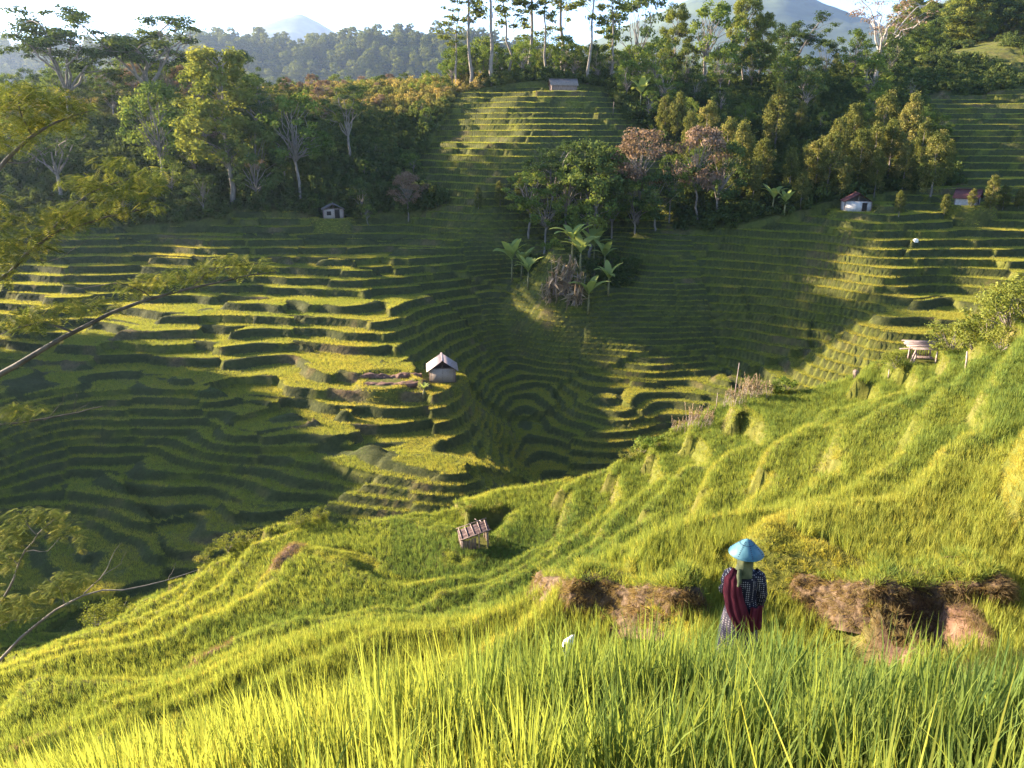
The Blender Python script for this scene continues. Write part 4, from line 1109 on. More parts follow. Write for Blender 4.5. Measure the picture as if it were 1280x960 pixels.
# body: one skinned figure
J = {'pelvis': (0, 0, .86, .125, .10), 'waist': (0, .01, 1.00, .115, .09), 'chest': (0, .0, 1.17, .13, .095), 'neckb': (0, -.005, 1.30, .055, .05), 'neck': (0, .01, 1.375, .048, .048),
     'head': (0, .03, 1.47, .072, .085), 'crown': (0, .025, 1.55, .066, .075), 'nose': (0, .125, 1.46, .014, .014), 'ear_r': (.078, .02, 1.47, .015, .02), 'ear_l': (-.078, .02, 1.47, .015, .02),
     'shr': (.155, 0, 1.255, .055, .05), 'elr': (.215, -.01, 1.01, .042, .038), 'wrr': (.215, .09, .80, .028, .024), 'har': (.21, .115, .735, .036, .018),
     'shl': (-.155, 0, 1.255, .055, .05), 'ell': (-.21, .02, 1.02, .042, .038), 'wrl': (-.10, .19, .98, .028, .024), 'hal': (-.05, .23, .99, .036, .018),
     'hpr': (.075, 0, .78, .085, .085), 'knr': (.09, .06, .45, .055, .055), 'anr': (.09, -.02, .09, .036, .036), 'tor': (.10, .12, .03, .04, .022), 'hpl': (-.075, 0, .78, .085, .085), 'knl': (-.085, .0, .45, .055, .055), 'anl': (-.085, -.09, .10, .036, .036), 'tol': (-.09, .04, .03, .04, .022)}
E = [('pelvis', 'waist'), ('waist', 'chest'), ('chest', 'neckb'), ('neckb', 'neck'), ('neck', 'head'), ('head', 'crown'), ('head', 'nose'), ('head', 'ear_r'), ('head', 'ear_l'),
     ('chest', 'shr'), ('shr', 'elr'), ('elr', 'wrr'), ('wrr', 'har'), ('chest', 'shl'), ('shl', 'ell'), ('ell', 'wrl'), ('wrl', 'hal'),
     ('pelvis', 'hpr'), ('hpr', 'knr'), ('knr', 'anr'), ('anr', 'tor'), ('pelvis', 'hpl'), ('hpl', 'knl'), ('knl', 'anl'), ('anl', 'tol')]
for hnd, dirv, sidev in (('har', (0.0, .25, -1), (0, 1, .2)), ('hal', (1, .3, -.1), (0, .1, 1))):
    hx_, hy_, hz_ = J[hnd][:3]; dv = np.array(dirv) / np.linalg.norm(dirv); sv = np.array(sidev) / np.linalg.norm(sidev)
    for k in range(5):
        base = np.array([hx_, hy_, hz_]) + sv * (k - 1.5) * 0.019 * (k < 4) + (sv * 0.035 - dv * 0.02) * (k == 4)
        ln = (.055, .066, .062, .048, .045)[k]; fd = dv if k < 4 else (dv * .6 + sv * .8)
        J[f'{hnd}{k}a'] = (*(base + fd * ln * .6), .0085, .0085); J[f'{hnd}{k}b'] = (*(base + fd * ln + np.array([0, .012, 0])), .0075, .0075)
        E += [(hnd, f'{hnd}{k}a'), (f'{hnd}{k}a', f'{hnd}{k}b')]
names = list(J); me = bpy.data.meshes.new('body')
me.from_pydata([J[n][:3] for n in names], [(names.index(a), names.index(b)) for a, b in E], [])
body = link('body', me, person)
md = body.modifiers.new('skin', 'SKIN'); md.use_smooth_shade = True
if not me.skin_vertices: me.attributes.new('skin', 'FLOAT', 'POINT') if False else None
bm = bmesh.new(); bm.from_mesh(me); sl = bm.verts.layers.skin.verify(); bm.verts.ensure_lookup_table()
for i, n in enumerate(names):
    bm.verts[i][sl].radius = J[n][3:5]; bm.verts[i][sl].use_root = (n == 'pelvis')
bm.to_mesh(me); bm.free()
md = body.modifiers.new('sub', 'SUBSURF'); md.levels = 1; md.render_levels = 2
me.materials.append(M_SKIN)
# blouse with sleeves
def fold(V, amp, seed, fx=9, fz=3):
    c = V.mean(0); d = V - c; d[:, 2] = 0; L = np.linalg.norm(d, axis=1)[:, None] + 1e-6
    a = np.arctan2(d[:, 1], d[:, 0])
    n = fbm(a * fx / 2 + 20, V[:, 2] * fz + 5, seed, 3) - 0.5
    return V + d / L * (n * amp)[:, None]
torso = loft(resample([(0.01, 0, .70, .215, .165), (0.005, 0, .82, .20, .155), (0, 0, .98, .175, .13), (0, 0, 1.12, .185, .135), (0, 0, 1.22, .195, .125), (0, 0, 1.285, .165, .10), (0, 0, 1.33, .085, .075), (0, 0, 1.35, .065, .062)], 22), 36)
torso = (fold(torso[0], 0.035, 3), torso[1])
def sleeve(pts, r):
    v, f = tubes([(np.array(pts), np.array(r))], 14); return v, f
slr = sleeve([(.13, 0, 1.265), (.185, -.005, 1.235), (.215, -.01, 1.13), (.238, -.015, 1.01), (.24, .03, .90), (.228, .075, .815), (.222, .085, .79)], [.075, .078, .074, .07, .064, .058, .055])
sll = sleeve([(-.13, 0, 1.265), (-.185, 0, 1.235), (-.212, .01, 1.13), (-.225, .02, 1.02), (-.18, .10, .99), (-.12, .18, .985)], [.075, .078, .074, .07, .062, .055])
V, F = merge([torso, (fold(slr[0], 0.02, 8), slr[1]), (fold(sll[0], 0.02, 9), sll[1])])
link('blouse', mesh_np('blouse', V, F, M_BLOUSE, smooth=True), person)
sk = loft(resample([(0, 0, .06, .26, .22), (0, 0, .35, .245, .205), (0, 0, .62, .225, .18), (0, 0, .86, .19, .145), (0, 0, .98, .16, .12)], 18), 40)
link('skirt', mesh_np('skirt', fold(sk[0], 0.07, 13, 16, 0.8), sk[1], M_SKIRT, smooth=True), person)
# shawl: over the shoulder and slanting down the back
nu, nv = 26, 34
V = []
for j in range(nv):
    t = j / (nv - 1)
    z = 1.36 - 0.74 * t
    xl = np.interp(t, [0, .15, .4, .7, 1], [-.16, -.245, -.25, -.20, -.06]); xr = np.interp(t, [0, .15, .4, .7, 1], [-.07, -.075, -.02, .07, .14])
    for i in range(nu):
        s_ = i / (nu - 1); x = xl + (xr - xl) * s_
        rx = np.interp(z, [.6, .8, 1.0, 1.2, 1.28, 1.36], [.30, .285, .275, .275, .26, .21]); ry = np.interp(z, [.6, .8, 1.0, 1.2, 1.28, 1.36], [.24, .215, .185, .175, .15, .05])
        y = -ry * math.sqrt(max(0, 1 - (x / rx) ** 2)) - 0.012 + 0.018 * math.sin(s_ * 19 + t * 4) * (0.35 + t) * 0.7
        V.append((x, y, z - 0.05 * s_ * (1 - t)))
i = np.arange(nv - 1)[:, None] * nu + np.arange(nu - 1)[None]
F = np.stack([i, i + 1, i + nu + 1, i + nu], -1).reshape(-1, 4)
so = link('shawl', mesh_np('shawl', np.array(V), F, M_SHAWL, smooth=True), person); md = so.modifiers.new('thick', 'SOLIDIFY'); md.thickness = 0.012
# its hanging end at the other hip
V = []
for j in range(16):
    t = j / 15
    for i in range(12):
        s_ = i / 11; x = .08 + .17 * s_; z = .92 - .30 * t
        V.append((x, -0.20 - 0.03 * t + 0.02 * math.sin(s_ * 12 + t * 2) + 0.10 * s_ ** 2, z))
i = np.arange(15)[:, None] * 12 + np.arange(11)[None]
sh2 = link('shawl_end', mesh_np('shawl_end', np.array(V), np.stack([i, i + 1, i + 13, i + 12], -1).reshape(-1, 4), M_SHAWL, smooth=True), so); md = sh2.modifiers.new('thick', 'SOLIDIFY'); md.thickness = 0.01
# headscarf hanging below the hat
hs = loft(resample([(-.02, -.02, 1.26, .13, .115), (-.01, -.015, 1.32, .105, .10), (0, .005, 1.38, .098, .108), (0, .015, 1.47, .10, .115), (0, .02, 1.57, .085, .095), (0, .02, 1.62, .03, .035)], 14), 26)
sc_o = link('headscarf', mesh_np('headscarf', fold(hs[0], 0.03, 17), hs[1], M_SCARF, smooth=True), person)
v, f = tubes([(np.array([(-.075, -.09, 1.36), (-.09, -.145, 1.30), (-.085, -.175, 1.24), (-.10, -.185, 1.18)]), np.array([.03, .03, .026, .012]))], 8)
link('knot_end', mesh_np('knot_end', fold(v, .01, 4), f, M_SCARF, smooth=True), sc_o)
# conical hat
rim = 0.212
prof = [(rim, 1.475), (rim * 0.995, 1.487), (rim * .80, 1.528), (rim * .52, 1.585), (rim * .26, 1.632), (rim * .10, 1.652), (0.004, 1.658)]
v, f = loft([(0, .015, z, r, r) for r, z in prof], 40)
hat = link('hat', mesh_np('hat', v, f, M_HAT, smooth=True), person, loc=(0, 0, 0.055))
v, f = loft([(0, .015, z - 0.006, r, r) for r, z in [(rim, 1.4805), (rim * .8, 1.518), (rim * .5, 1.575), (0.01, 1.64)]], 40)
link('lining', mesh_np('lining', v, f[:, ::-1], M_HATIN, smooth=True), hat)
a = np.linspace(0, 2 * math.pi, 49); v, f = tubes([(np.column_stack([rim * np.cos(a), .015 + rim * np.sin(a), np.full(49, 1.478)]), np.full(49, .006))], 6)
link('rim', mesh_np('rim', v, f, M_HAT, smooth=True), hat)
pts = []
zr = lambda r: np.interp(r, [p[0] for p in prof[::-1]], [p[1] for p in prof[::-1]]) + 0.002
for ang in (-1.35, -2.25, -0.35, 0.6, 1.6, 2.6):
    for r in np.linspace(.05, .195, 9): pts.append((ang, r))
for ang in np.linspace(0, 6.28, 22): pts.append((ang, .085))
lst = [(r * math.cos(t), .015 + r * math.sin(t), zr(r), .016, .009, .004, (0, 0, t)) for t, r in pts]
v, f = boxes(lst); link('stitching', mesh_np('stitching', v, f, M_STITCH), hat)

# -- white bag on a stick in the rice
q = at(710, 842, 6.3); q[2] = ground(q[0], q[1])[0]
bz = at(710, 842, 6.3)[2] + 0.16
o = thing('bird_scarer', 'white plastic bag tied on a stick in the rice below the earth bank', 'scarecrow', q)
part_tube('stick', o, M_WOODP, [(0, 0, -0.2), (0.01, 0, bz - q[2] + 0.22)], [0.012, 0.01], 6)
v, f = loft([(x, 0, bz - q[2] + z, r * 1.0, r * .8) for x, z, r in [(-.01, -.02, .03), (0, .0, .045), (-.005, .09, .042), (-.01, .13, .030), (-.012, .16, .05), (-.005, .21, .052), (.02, .25, .035), (.04, .285, .012)]], 16)
bag = link('bag', mesh_np('bag', fold(v, .03, 6, 9, 14), f, M_SACK, smooth=True), o)
for z in (.13, .10):
    a = np.linspace(0, 6.28, 17); v, f = tubes([(np.column_stack([.042 * np.cos(a) - .008, .036 * np.sin(a), bz - q[2] + z + 0 * a]), np.full(17, .004))], 5); link('tie', mesh_np('tie', v, f, M_STITCH), bag)
#==PART7
# ------------------------------------------------------------------ crumbling earth banks by the person
def earth_bank(name, base_px, h0, label, seed, y0=7.0):
    B = np.array([hit(px, py, y0) for px, py in base_px]); n = 90
    t = np.linspace(0, len(B) - 1, n); k = np.arange(len(B))
    P = np.column_stack([np.interp(t, k, B[:, c]) for c in range(3)])
    for c in range(3): P[:, c] = np.convolve(np.pad(P[:, c], 6, mode='edge'), np.ones(13) / 13, 'valid')
    tan = np.gradient(P, axis=0)[:, :2]; tan /= np.linalg.norm(tan, axis=1)[:, None]
    nrm = np.column_stack([-tan[:, 1], tan[:, 0]])      # uphill side
    if nrm[:, 1].mean() < 0: nrm = -nrm
    env = np.minimum(1, np.minimum(np.arange(n), n - 1 - np.arange(n)) / 10) ** 0.6
    prof = [(-0.18, -0.35), (-0.06, 0.05), (0.02, 0.30), (0.08, 0.62), (0.12, 0.85), (0.24, 0.97), (0.48, 1.0), (0.80, 0.92), (1.15, 0.55), (1.35, -0.2)]
    t2 = np.linspace(0, len(prof) - 1, 30); prof = np.column_stack([np.interp(t2, np.arange(len(prof)), [p[c] for p in prof]) for c in (0, 1)])
    P[:, 2] -= (1 - env) * 0.75
    V = []; face = []
    for i in range(n):
        h = h0 * env[i] * (0.8 + 0.45 * fbm(np.array([P[i, 0] * 1.3]), np.array([P[i, 1]]), seed, 2)[0])
        for d, z in prof:
            V.append((P[i, 0] + nrm[i, 0] * d, P[i, 1] + nrm[i, 1] * d, P[i, 2] + z * h)); face.append(d)
    V = np.array(V); face = np.array(face); nn = np.repeat(nrm, 30, 0)
    w = np.clip(1.2 - face, 0.15, 1) * np.repeat(env, 30)
    s1 = (P[:, 0] * 0)  # noise in a frame that follows the bank
    arc = np.repeat(np.concatenate([[0], np.cumsum(np.linalg.norm(np.diff(P, axis=0), axis=1))]), 30)
    big = fbm(arc * 1.4 + seed, V[:, 2] * 1.4, seed, 2) - 0.5; fine = fbm(arc * 7 + seed, V[:, 2] * 7 + face * 5, seed + 3, 3) - 0.5
    off = (big * 0.30 + fine * 0.24) * w
    V[:, 0] -= nn[:, 0] * off; V[:, 1] -= nn[:, 1] * off; V[:, 2] += fine * 0.12 * w
    i = np.arange(n - 1)[:, None] * 30 + np.arange(29)[None]
    F = np.stack([i, i + 1, i + 31, i + 30], -1).reshape(-1, 4)
    o = link(name, mesh_np(name, V, F, M_BANK, smooth=True), kind='structure', label=label, category='earth bank')
    # straw and roots hanging on the face, green on the lip
    rs = np.random.default_rng(seed)
    m = 1500; ii = rs.integers(1, n - 2, m); jj = rs.integers(1, 26, m); idx = ii * 30 + jj
    pts = V[idx] + rs.normal(0, 0.02, (m, 3))
    lip = face[idx] > 0.22
    keep = rs.uniform(0, 1, m) < np.where(lip, 1.0, 0.75); idx, pts, lip = idx[keep], pts[keep], lip[keep]; m = len(idx)
    yaw = np.arctan2(-nn[idx, 1], -nn[idx, 0])
    tilt = np.where(lip, rs.normal(0.1, 0.3, m), rs.uniform(0.9, 2.1, m))
    rot = np.column_stack([rs.normal(0, .2, m), tilt, yaw + rs.normal(0, .5, m)])
    sc = np.where(lip, rs.uniform(.35, .7, m), rs.uniform(.22, .5, m))
    return pts, rot, np.column_stack([sc] * 3), np.where(lip, rs.uniform(.45, .85, m), rs.uniform(0.0, 0.16, m)), rs.integers(0, 4, m)
M_BANK = solid_mat('bank_earth', (0.028, 0.016, 0.010), (0.14, 0.092, 0.052), 9, bump=1.0, detail=14)
bk = [earth_bank('earth_bank', [(655, 735), (690, 765), (760, 778), (830, 784), (905, 786)], 0.66, 'undercut reddish earth bank hung with dry straw, beside the walking person', 61),
      earth_bank('earth_bank', [(962, 748), (1010, 768), (1080, 780), (1160, 784), (1240, 770), (1275, 760)], 0.52, 'long broken earth bank of red clods behind the walking person', 67),
      ]
scatter('bank_straw', *[np.concatenate([b[k] for b in bk]) for k in range(5)], SRC_G, 'dry straw and roots hanging over the earth banks', 'straw')

# ------------------------------------------------------------------ feathery tree leaning in from the west side
def fronds(cl, rs, per_area=0.055, L=0.17, npair=7, tint0=0.5):
    """cl: list of (px, py, rx, ry, Y): sprays of small twice-divided leaves"""
    C = []; 
    for px, py, rx, ry, Y in cl:
        n = max(6, int(per_area * rx * ry * math.pi))
        a = rs.uniform(0, 6.28, n); r = np.sqrt(rs.uniform(0, 1, n))
        for q in range(n):
            C.append((at(px + rx * r[q] * math.cos(a[q]), py + ry * r[q] * math.sin(a[q]) * 0.9, Y + rs.normal(0, 0.28)), px))
    V = []; F = []; T = []; o = 0
    for c, px in C:
        yaw = rs.uniform(0, 6.28); pit = rs.normal(-0.25, 0.3); ln = L * rs.uniform(.6, 1.25)
        d = np.array([math.cos(yaw) * math.cos(pit), math.sin(yaw) * math.cos(pit), math.sin(pit)])
        sd = np.cross(d, [0, 0, 1]); sd /= np.linalg.norm(sd); up = np.cross(sd, d)
        tt = np.clip(tint0 + rs.normal(0, .2), 0, 1)
        for k in range(npair):
            t = (k + 0.6) / npair; b = c + d * ln * t - np.array([0, 0, ln * .35 * t * t])
            pl = ln * 0.42 * math.sin(math.pi * min(1, 0.15 + 0.8 * t)) + .01
            for s_ in (-1, 1):
                e = b + sd * s_ * pl + d * pl * .35 - up * pl * .25; wv = d * ln * 0.062
                V += [b - wv * .4, b + (e - b) * .5 + wv, e, b + (e - b) * .5 - wv]; F.append((o, o + 1, o + 2, o + 3)); T += [tt] * 4; o += 4
    return np.array(V), np.array(F), np.array(T)
def px_limb(pts, r0, r1, n=14):
    P = np.array([at(*p) for p in pts]); t = np.linspace(0, len(P) - 1, n)
    Q = np.column_stack([np.interp(t, np.arange(len(P)), P[:, c]) for c in range(3)])
    for c in range(3): Q[1:-1, c] = (Q[:-2, c] + 2 * Q[1:-1, c] + Q[2:, c]) / 4
    Q[1:-1] += rng.normal(0, 0.012, (n - 2, 3))
    return Q, np.linspace(r0, r1, n)
def side_tree(name, label, limbs, twigs, clumps, foot, seed, bark, dens=0.06):
    f = np.array([foot[0], foot[1], float(ground(foot[0], foot[1])[0]) - 0.2])
    o = thing(name, label, 'tree', f)
    rs = np.random.default_rng(seed)
    P = [px_limb(*l) for l in limbs]
    for (pts, r0, r1) in twigs: P.append(px_limb(pts, r0, r1, 7))
    V, F = tubes(P, 8); link('limb', mesh_np('limb', V - f, F, bark, smooth=True), o)
    # the stem stands outside the picture and gathers the limbs
    tops = [p[0][0] for p in P[:len(limbs)]]; tops.sort(key=lambda q: q[2])
    st = [np.array([f[0], f[1], f[2] - 0.2])] + [q + np.array([-0.25, 0.05, -0.2]) for q in tops]
    t = np.linspace(0, len(st) - 1, 24); st = np.array(st); Q = np.column_stack([np.interp(t, np.arange(len(st)), st[:, c]) for c in range(3)])
    V, F = tubes([(Q, np.linspace(0.17, 0.05, 24) * (1 if seed == 501 else 0.45))] + [(np.array([Q[np.abs(Q[:, 2] - (tp[2] - .25)).argmin()], tp]), np.array([.05, .045]) * (1 if seed == 501 else .6)) for tp in tops], 8)
    link('trunk', mesh_np('trunk', V - f, F, bark, smooth=True), o)
    V, F, T = fronds(clumps, rs, dens); link('crown', mesh_np('crown', V - f, F, LEAF['feather'], tint=T), o)
    return o
Y1 = 12.0
big_limbs = [([(-60, 505, Y1), (0, 470, Y1), (60, 432, Y1), (120, 398, Y1 + .2), (200, 368, Y1 + .4), (270, 352, Y1 + .6), (345, 340, Y1 + .8)], .055, .008),
             ([(-60, 400, Y1), (0, 352, Y1 + .3), (60, 292, Y1 + .5), (130, 272, Y1 + .7), (195, 258, Y1 + .9)], .04, .006),
             ([(-60, 300, Y1), (0, 205, Y1 - .3), (40, 170, Y1 - .3), (80, 148, Y1 - .2), (118, 138, Y1)], .04, .006),
             ([(-60, 545, Y1), (0, 532, Y1), (60, 524, Y1 + .2), (128, 508, Y1 + .4)], .026, .008)]
big_twigs = [([(90, 415, Y1), (60, 400, Y1), (0, 418, Y1 - .2)], .02, .006), ([(190, 372, Y1 + .4), (150, 352, Y1 + .6), (95, 362, Y1 + .7)], .012, .004), ([(240, 358, Y1 + .5), (265, 335, Y1 + .7), (330, 328, Y1 + .9)], .010, .003),
             ([(60, 292, Y1 + .5), (110, 240, Y1 + .6), (175, 218, Y1 + .8)], .014, .004), ([(30, 320, Y1 + .4), (60, 330, Y1 + .6), (110, 300, Y1 + .7)], .01, .003), ([(40, 170, Y1 - .3), (20, 130, Y1 - .4), (50, 108, Y1 - .4)], .012, .004),
             ([(0, 205, Y1 - .3), (30, 205, Y1 - .2), (70, 180, Y1)], .01, .003), ([(55, 526, Y1 + .2), (80, 500, Y1 + .3), (78, 488, Y1 + .3)], .006, .002), ([(95, 515, Y1 + .3), (112, 500, Y1 + .4), (120, 515, Y1 + .4)], .005, .002), ([(75, 520, Y1 + .2), (100, 528, Y1 + .3), (132, 518, Y1 + .4)], .005, .002), ([(90, 516, Y1 + .3), (98, 498, Y1 + .3), (92, 490, Y1 + .3)], .004, .002)]
big_cl = [(40, 122, 60, 20, Y1 - .3), (88, 132, 34, 12, Y1), (14, 165, 36, 26, Y1 - .3), (60, 152, 46, 14, Y1), (20, 110, 25, 12, Y1 - .4),
          (150, 232, 52, 20, Y1 + .7), (186, 222, 24, 16, Y1 + .8), (112, 262, 50, 17, Y1 + .7), (58, 275, 56, 20, Y1 + .5), (30, 305, 46, 18, Y1 + .3), (192, 256, 18, 9, Y1 + .9), (140, 202, 28, 11, Y1 + .7), (100, 225, 30, 12, Y1 + .7), (-20, 270, 30, 40, Y1),
          (322, 334, 30, 12, Y1 + .9), (275, 332, 36, 13, Y1 + .8), (232, 342, 34, 12, Y1 + .6), (172, 356, 38, 12, Y1 + .6), (112, 380, 44, 13, Y1 + .4), (62, 388, 44, 14, Y1), (22, 400, 34, 15, Y1), (200, 348, 30, 12, Y1 + .6), (4, 325, 18, 34, Y1 + .1), (300, 322, 34, 7, Y1 + .9),
          (32, 508, 28, 11, Y1 + .1), (12, 515, 18, 10, Y1)]
side_tree('feathery_tree', 'feathery-leaved tree reaching long limbs out over the terraces', big_limbs, big_twigs, big_cl, (at(-220, 800, 12)[0], 12.2), 501, BARK_DARK)
Y2 = 13.0
lim2 = [([(-60, 880, Y2 - .6), (0, 825, Y2 - .4), (45, 778, Y2 - .2), (80, 754, Y2), (112, 738, Y2), (160, 738, Y2 + .1), (215, 724, Y2 + .3), (248, 712, Y2 + .4)], .035, .004),
        ([(-40, 800, Y2), (12, 742, Y2), (22, 705, Y2), (45, 668, Y2), (72, 645, Y2)], .03, .006)]
tw2 = [([(105, 742, Y2), (128, 722, Y2), (138, 700, Y2 + .1), (152, 678, Y2 + .2)], .014, .003), ([(130, 718, Y2), (150, 705, Y2 + .1), (158, 690, Y2 + .2)], .006, .002), ([(210, 725, Y2 + .3), (216, 712, Y2 + .3), (220, 704, Y2 + .3)], .005, .002),
       ([(22, 705, Y2), (5, 690, Y2), (-5, 665, Y2)], .012, .004), ([(30, 690, Y2), (60, 690, Y2), (75, 672, Y2)], .010, .003), ([(0, 782, Y2), (15, 775, Y2), (50, 772, Y2)], .012, .004), ([(80, 754, Y2), (75, 735, Y2), (60, 725, Y2)], .01, .003), ([(45, 668, Y2), (30, 650, Y2), (25, 640, Y2)], .01, .003)]
cl2 = [(40, 644, 44, 12, Y2), (14, 668, 24, 18, Y2), (76, 660, 20, 16, Y2), (20, 758, 28, 20, Y2), (66, 735, 24, 14, Y2), (88, 722, 22, 10, Y2), (10, 700, 16, 16, Y2), (102, 672, 7, 16, Y2), (-10, 760, 20, 30, Y2), (108, 722, 12, 8, Y2)]
side_tree('young_feathery_tree', 'young feathery-leaved tree with a long bare branch low over the slope', lim2, tw2, cl2, (at(-140, 980, 13)[0], 13.0), 502, BARK, 0.08)

# ------------------------------------------------------------------ banana plants
def banana(px, py, y0, h, label, seed, nleaf=7, group=None):
    rs = np.random.default_rng(seed); q = hit(px, py, y0)
    o = thing('banana_plant', label, 'banana plant', q, 0, group)
    part_tube('stem', o, M_BSTEM, [(0, 0, -.2), (0, 0, h * .25), (.03, 0, h * .5)], [.16, .13, .08], 8)
    for k in range(nleaf):
        a = k / nleaf * 6.28 + rs.normal(0, .3); L = h * rs.uniform(.5, .75); th = rs.uniform(.15, .55); W = L * .15
        p = np.array([0.02, 0, h * .47]); V = []; T = []; n = 9
        d = np.array([math.cos(a), math.sin(a), 0]); sd = np.array([-math.sin(a), math.cos(a), 0])
        bend = rs.uniform(.8, 2.0)
        for j in range(n):
            t = j / (n - 1); w = W * math.sin(math.pi * min(1, .08 + .9 * t)) ** .6 if j > 1 else W * .12
            nrm = np.array([0, 0, 1]) * math.sin(th) - d * math.cos(th) * 0
            V += [p - sd * w + np.array([0, 0, .25 * w]), p, p + sd * w + np.array([0, 0, .25 * w])]; T += [.55 + rs.normal(0, .1)] * 3
            p = p + (d * math.sin(th) + np.array([0, 0, math.cos(th)])) * L / (n - 1); th += bend / n
        i = np.arange(n - 1)[:, None] * 3 + np.arange(2)[None]
        link('leaf', mesh_np('leaf', np.array(V), np.stack([i, i + 1, i + 4, i + 3], -1).reshape(-1, 4), LEAF['banana'], tint=np.clip(T, 0, 1)), o)
M_BSTEM = solid_mat('banana_stem', (0.10, 0.10, 0.04), (0.24, 0.21, 0.10), 5, bump=0.3)
for k, (px, py, h, lab) in enumerate([(742, 338, 5.2, 'big sunlit banana plant at the top of the gully, leaves held up'), (755, 345, 4.2, 'banana plant crowding the big sunlit one in the gully'), (735, 395, 4.0, 'sunlit banana plant low in the gully, below the dry stems'),
                                      (640, 352, 4.8, 'grey-green banana plant by itself over the shady gully'), (652, 350, 4.0, 'second banana plant beside the grey-green one'), (725, 345, 4.4, 'banana plant just uphill of the dry stems'), (760, 372, 3.6, 'banana plant at the outer edge of the gully, beside the low sunlit one'), (715, 330, 4.2, 'banana plant under the broad dark tree at the gully top'), (660, 362, 3.6, 'short banana plant in front of the grey-green pair'),
                                      (965, 268, 4.4, 'dark drooping banana plant at the lower edge of the clove hollow'), (980, 270, 3.8, 'smaller drooping banana plant next to the dark one below the hollow'), (800, 140, 6.5, 'pale grey banana plant at the edge of the hilltop terraces'), (530, 500, 1.6, 'small banana plant on the bank below the field hut')]):
    banana(px, py, 55, h * (1.3 if 600 < px < 800 and py > 300 else 1), lab, 600 + k)
# dry hanging stems in the gully
def reeds(name, px, py, y0, n, h, spread, mat, label, seed, plume=True, group=None, yq=None):
    rs = np.random.default_rng(seed); q = hit(px, py, y0) if y0 > 40 else crest(px, py); o = thing(name, label, 'reeds', q, 0, group)
    P = []; V2 = []; F2 = []; T = []; c = 0
    for k in range(n):
        a = rs.uniform(0, 6.28); r = spread * math.sqrt(rs.uniform(0, 1)); b = np.array([r * math.cos(a), r * math.sin(a), -.1]); hh = h * rs.uniform(.6, 1.1)
        e = b + np.array([rs.normal(.1, .16) * hh, rs.normal(0, .16) * hh, hh]); P.append(limb(b, e, .008 * max(1, h), .003 * max(1, h), rs, 4, 0, .02))
        m = 26 if plume else 9
        for j in range(m):
            t = rs.uniform(.62, 1.04) if plume else rs.uniform(.15, .95); p = b + (e - b) * t + rs.normal(0, .012 * h, 3)
            ax = (e - b) / hh * (1 if plume else -.6) + rs.normal(0, .45, 3); ax /= np.linalg.norm(ax); s_ = np.cross(ax, rs.normal(0, 1, 3)); s_ /= np.linalg.norm(s_)
            l = (.075 if plume else .30) * h * rs.uniform(.6, 1.3); w = l * (.16 if plume else .10)
            V2 += [p - ax * l * .3, p + s_ * w, p + ax * l, p - s_ * w]; F2.append((c, c + 1, c + 2, c + 3)); c += 4; T += [rs.uniform(0, 1)] * 4
    V, F = tubes(P, 4); link('stem', mesh_np('reed_stems', V, F, mat, smooth=True), o, kind='stuff')
    link('plume' if plume else 'blades', mesh_np('reed_plumes', np.array(V2), np.array(F2), LEAF['dry'], tint=np.array(T)), o, kind='stuff')
for k, (px, py, n, h, lab) in enumerate([(700, 372, 26, 5.0, 'clump of pale dry hanging stems in the gully'), (718, 380, 22, 4.4, 'second clump of dry stems, between the clump and the low banana plant'), (686, 378, 14, 3.6, 'sparse low clump of dry stems over the shady gully')]):
    reeds('dry_reeds', px, py, 55, n, h, 1.1, M_WOODP, lab, 700 + k, plume=False)
for k, (px, py, n, h, sp, lab) in enumerate([(935, 492, 46, .95, .55, 'pinkish dry reed plumes at the crest by the bamboo pole'), (950, 486, 36, .85, .5, 'lower dry reed plumes just uphill of the bamboo pole'), (918, 505, 30, .8, .5, 'dry reed plumes leaning out below the bamboo pole'),
                                             (872, 530, 46, .85, .6, 'pinkish brown reed clump at the crest below the short stake'), (852, 540, 34, .7, .55, 'low brown reed clump at the crest, next to the leafy weeds')]):
    reeds('reed_clump', px, py, 18, n, h, sp, M_WOODP, lab, 720 + k)

# ------------------------------------------------------------------ bushes and weeds along the near crest
def near_bush(kind_seed, leafk, H, R, n, leaf, per):
    rs = np.random.default_rng(kind_seed); cl = []; paths = []
    for k in range(n):
        a = rs.uniform(0, 6.28); r = R * math.sqrt(rs.uniform(0, 1)); z = H * rs.uniform(.15, .9) * (1 - .35 * r / R); q = rs.uniform(.14, .26) * H
        cl.append((r * math.cos(a), r * math.sin(a), z, q, q * .8)); paths.append(limb((0, 0, -.1), (r * math.cos(a), r * math.sin(a), z), .014 * H, .004, rs, 4))
    V, F = tubes(paths, 5); tm = mesh_np('bush_stem', V, F, BARK, smooth=True)
    V, F, t = cloud(cl, per, leaf, rs, .5, tint0=.6); return tm, mesh_np('bush_foliage', V, F, LEAF[leafk], tint=t)
NB = [near_bush(811, 'bright', 1.4, .8, 16, .10, 70), near_bush(812, 'bright', 1.4, .9, 20, .085, 80), near_bush(813, 'green', 1.2, .7, 14, .12, 60), near_bush(814, 'feather', 1.1, .7, 14, .09, 60)]
